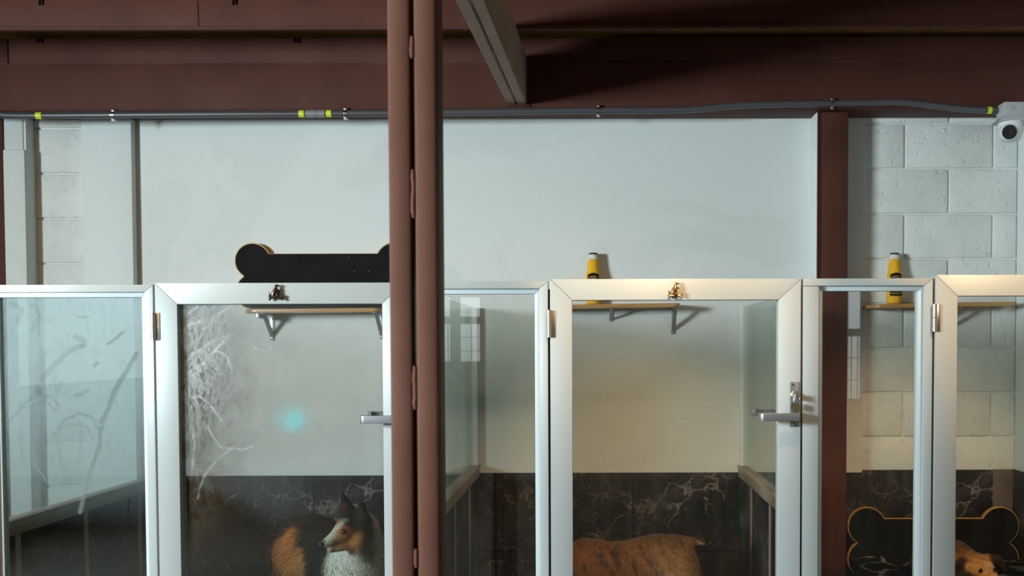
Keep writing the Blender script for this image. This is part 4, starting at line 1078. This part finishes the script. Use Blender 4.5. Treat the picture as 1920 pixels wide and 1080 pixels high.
# ---- bed with bone headboard, blanket and the small brown dog
yhb = 4.405
hx0, hx1 = PX(1591, 1010, yhb)-.004, PX(1917.5, 1010, yhb)
hx1 = min(hx1, XR-.014)
BT = .345
t = thing('dog_bed', 'raised dog bed with black bone-shaped headboard edged in yellow', 'bed', ((hx0+hx1)/2, 4.1, 0))
hb_ = thing('headboard', '', '', ((hx0+hx1)/2, yhb, .2)); del hb_['label'], hb_['category']
hb_.parent = t; hb_.location = Vector((0, yhb-4.1, .2))
zt0 = PZ(1750, 1084, yhb); zt1 = PZ(1750, 950.5, yhb)
e = bone_board(hb_, hx0, hx1, zt0, zt1, yhb, yhb+.02)
by0, by1 = 3.62, yhb-.006
obj('base', BX(hx0+.02, hx1-.02, by0, by1, .10, .22, .006), M['boneface'], t)
for x in (hx0+.05, hx1-.05):
    for y in (by0+.04, by1-.04): obj('leg', BX(x-.02, x+.02, y-.02, y+.02, 0, .10, .003), M['boneface'], t)
obj('mattress', BX(hx0+.02, hx1-.02, by0+.005, by1, .22, BT-.012, .03), M['cushion'], t, 'black cushion')
bm = bmesh.new(); nx, ny = 60, 50; grid = []
for j in range(ny+1):
    row = []
    for i in range(nx+1):
        x = hx0+.012+(hx1-hx0-.026)*i/nx; y = by0-.004+(by1-by0)*j/ny
        v = j/ny; uu = i/nx
        drop = 0.0
        dx, dy = (x-1.50), (y-4.03); calm = 1-math.exp(-(dx*dx/.05+dy*dy/.06)**2)
        z = BT-.004+calm*(.022*max(0, mnoise.noise(Vector((x*7, y*7, 1))))+.010*abs(mnoise.noise(Vector((x*17, y*17, 4))))+.03*max(0, v-.55))
        row.append(bm.verts.new((x, y, z)))
    grid.append(row)
for j in range(ny):
    for i in range(nx): bm.faces.new((grid[j][i], grid[j][i+1], grid[j+1][i+1], grid[j+1][i]))
bmesh.ops.solidify(bm, geom=bm.faces[:], thickness=.006)
tag(obj('blanket', bm, M['blanket']), 'black rumpled blanket with cream line pattern spread on the dog bed', 'blanket')

def e3(px, py, Y): return np.array(P(px, py, Y))
hd = e3(1832, 1066, 3.93)
bd = e3(1768, 1058, 4.16)
pr = [
    ell(bd+np.array([0, .02, 0]), (.125, .13, .105), .05), ell(e3(1772, 1062, 4.05), (.11, .12, .10), .05),
    cone(e3(1790, 1050, 4.06), hd+np.array([-.01, .02, .0]), .075, .055, .05),
    ell(hd, (.064, .066, .055), .03), ell(hd+np.array([.0, -.045, -.012]), (.052, .05, .04), .03),
    cone(hd+np.array([.015, -.07, -.025]), hd+np.array([.035, -.145, -.045]), .036, .026, .025),
    cone(hd+np.array([-.052, .0, .026]), hd+np.array([-.075, -.035, -.02]), .022, .018, .012), cone(hd+np.array([-.066, -.02, .01]), hd+np.array([-.062, -.045, -.045]), .020, .010, .012),
    cone(hd+np.array([.045, .005, .040]), hd+np.array([.078, -.010, .036]), .020, .017, .012), cone(hd+np.array([.076, -.010, .036]), hd+np.array([.098, -.025, .0]), .019, .010, .012),
    cone(hd+np.array([-.11, -.02, -.06]), hd+np.array([-.06, -.16, -.072]), .03, .022, .03), cone(hd+np.array([.06, .03, -.06]), hd+np.array([.10, -.11, -.072]), .028, .022, .03),
    cone(bd+np.array([-.03, .09, -.05]), bd+np.array([.10, .13, -.075]), .03, .014, .02),
]
V, Q = build_sdf(pr, .0055); V = relax(V, Q, 2)
V[:, 2] = np.maximum(V[:, 2], BT-.001)
BRN = (.36, .135, .030); LTN = (.62, .33, .12); DRK = (.025, .012, .008); CRM = (.74, .54, .32)
marks = [
    m(1800, 1025, 4.03, BRN, 1.3), m(1785, 1010, 4.1, (.34, .14, .035), 1.3), (*bd, BRN, 1.6), (*e3(1770, 1060, 3.95), BRN, 1.2), m(1795, 1045, 3.98, BRN, .8),
    (*(hd+np.array([0, -.03, .055])), (.38, .17, .05), 1.0), (*(hd+np.array([-.02, -.07, .035])), LTN, .9), (*(hd+np.array([.02, -.075, .035])), LTN, .9), (*(hd+np.array([.04, -.06, .03])), CRM, .6),
    (*(hd+np.array([0, -.05, .05])), LTN, .8), (*(hd+np.array([-.045, -.05, .02])), LTN, .6),
    (*(hd+np.array([-.075, -.03, .01])), DRK, .9), (*(hd+np.array([-.065, -.05, -.04])), DRK, .8), (*(hd+np.array([.085, -.02, .045])), DRK, .9), (*(hd+np.array([.075, -.03, .03])), DRK, .7), (*(hd+np.array([.095, -.035, -.012])), DRK, .8),
    (*(hd+np.array([.03, -.11, -.015])), LTN, .8), (*(hd+np.array([.035, -.16, -.045])), DRK, .6), (*(hd+np.array([-.022, -.092, .012])), DRK, .25), (*(hd+np.array([.036, -.090, .016])), DRK, .25),
    (*(hd+np.array([-.06, -.16, -.07])), LTN, .8), (*(hd+np.array([.10, -.11, -.07])), LTN, .8),
]
col = paint(V, marks, .008, .010, 40)
st = wig(V*np.array([1, 1, 2.5]), 30, 3)[:, None]; col = col*(1+.45*np.clip(st, -.6, .6))
t = thing('brown_dog', 'small brown dog with dark drooping ears lying on the dog bed', 'dog', (float(bd[0]), 4.05, BT))
mesh_np('body', V, Q, col, M['fur'], t)
def hl(p): return np.where(np.linalg.norm(p-hd, axis=1) < .1, .006, .012)
strand_obj('coat', strands(V, Q, col, 9000, hl, lambda p: np.tile(np.array([-.2, .6, -.5]), (len(p), 1)), .0009, .25, 5), t, M['strand'])
for dx, dz in ((-.020, .013), (.036, .017)): obj('eye', ball(bmesh.new(), hd+np.array([dx, -.090, dz]), .0078, 14), M['eye'], t)
obj('nose', ball(bmesh.new(), hd+np.array([.037, -.168, -.040]), .014, 12), M['nose'], t)

# ------------------------------------------------------------------ light
def area(name, loc, target, sx, sy, power, col):
    l = bpy.data.lights.new(name, 'AREA'); l.shape = 'RECTANGLE'; l.size = sx; l.size_y = sy; l.energy = power; l.color = col
    o = bpy.data.objects.new(name, l); C.objects.link(o); o.location = loc
    o.rotation_euler = (Vector(target)-Vector(loc)).to_track_quat('-Z', 'Y').to_euler(); return o
area('window_daylight', (XL-.03, sum(DOORY)/2, sum(KEYW)/2), (XL+4, sum(DOORY)/2, sum(KEYW)/2), 1.16, .68, 425, (.80, .96, 1.0))
def lamp(loc, target, power, ang, blend, col, rad):
    l = bpy.data.lights.new('ceiling_and_fill_lamp', 'SPOT'); l.energy = power; l.spot_size = ang; l.spot_blend = blend; l.color = col; l.shadow_soft_size = rad
    o = bpy.data.objects.new('ceiling_and_fill_lamp', l); C.objects.link(o); o.location = loc
    o.rotation_euler = (Vector(target)-Vector(loc)).to_track_quat('-Z', 'Y').to_euler(); return o
WARM = (1.0, .66, .34)
lamp((.24, 1.9, 2.56), (.24, 3.0, 1.54), 135, R(38), .8, WARM, .04)
lamp((1.36, 1.9, 2.56), (1.36, 3.0, 1.54), 160, R(36), .8, WARM, .04)
lamp((2.3, -.8, 2.58), (-.5, 4.5, .45), 105, R(31), .55, (1.0, .93, .82), .12)  # added unseen fill lamp, lifts the shadows on back wall and stalls
w = bpy.data.worlds.new('sky'); bpy.context.scene.world = w; w.use_nodes = True
nt = w.node_tree; bg = nt.nodes['Background']
tc = N(nt, 'ShaderNodeTexCoord'); sp = N(nt, 'ShaderNodeSeparateXYZ'); L(nt, tc.outputs['Generated'], sp.inputs[0])
cr = ramp(nt, mth(nt, 'MULTIPLY_ADD', sp.outputs['Z'], .5), [(0, (.25, .27, .24)), (.47, (.40, .44, .42)), (.52, (.80, .90, .95)), (1, (.65, .82, 1))])
nt.nodes[cr.node.name].inputs['Fac'].links[0].from_node.inputs[2].default_value = .5
L(nt, cr, bg.inputs['Color']); bg.inputs['Strength'].default_value = 3.3

sc = bpy.context.scene
sc.view_settings.view_transform = 'Standard'; sc.view_settings.look = 'None'; sc.view_settings.gamma = 1.0; sc.view_settings.use_curve_mapping = False
sc.view_settings.exposure = 0.0
sc.cycles.use_denoising = True
sc.cycles.max_bounces = 10; sc.cycles.transparent_max_bounces = 24; sc.cycles.diffuse_bounces = 5
sc.cycles.caustics_reflective = False; sc.cycles.caustics_refractive = False
sc.cycles.sample_clamp_indirect = 8
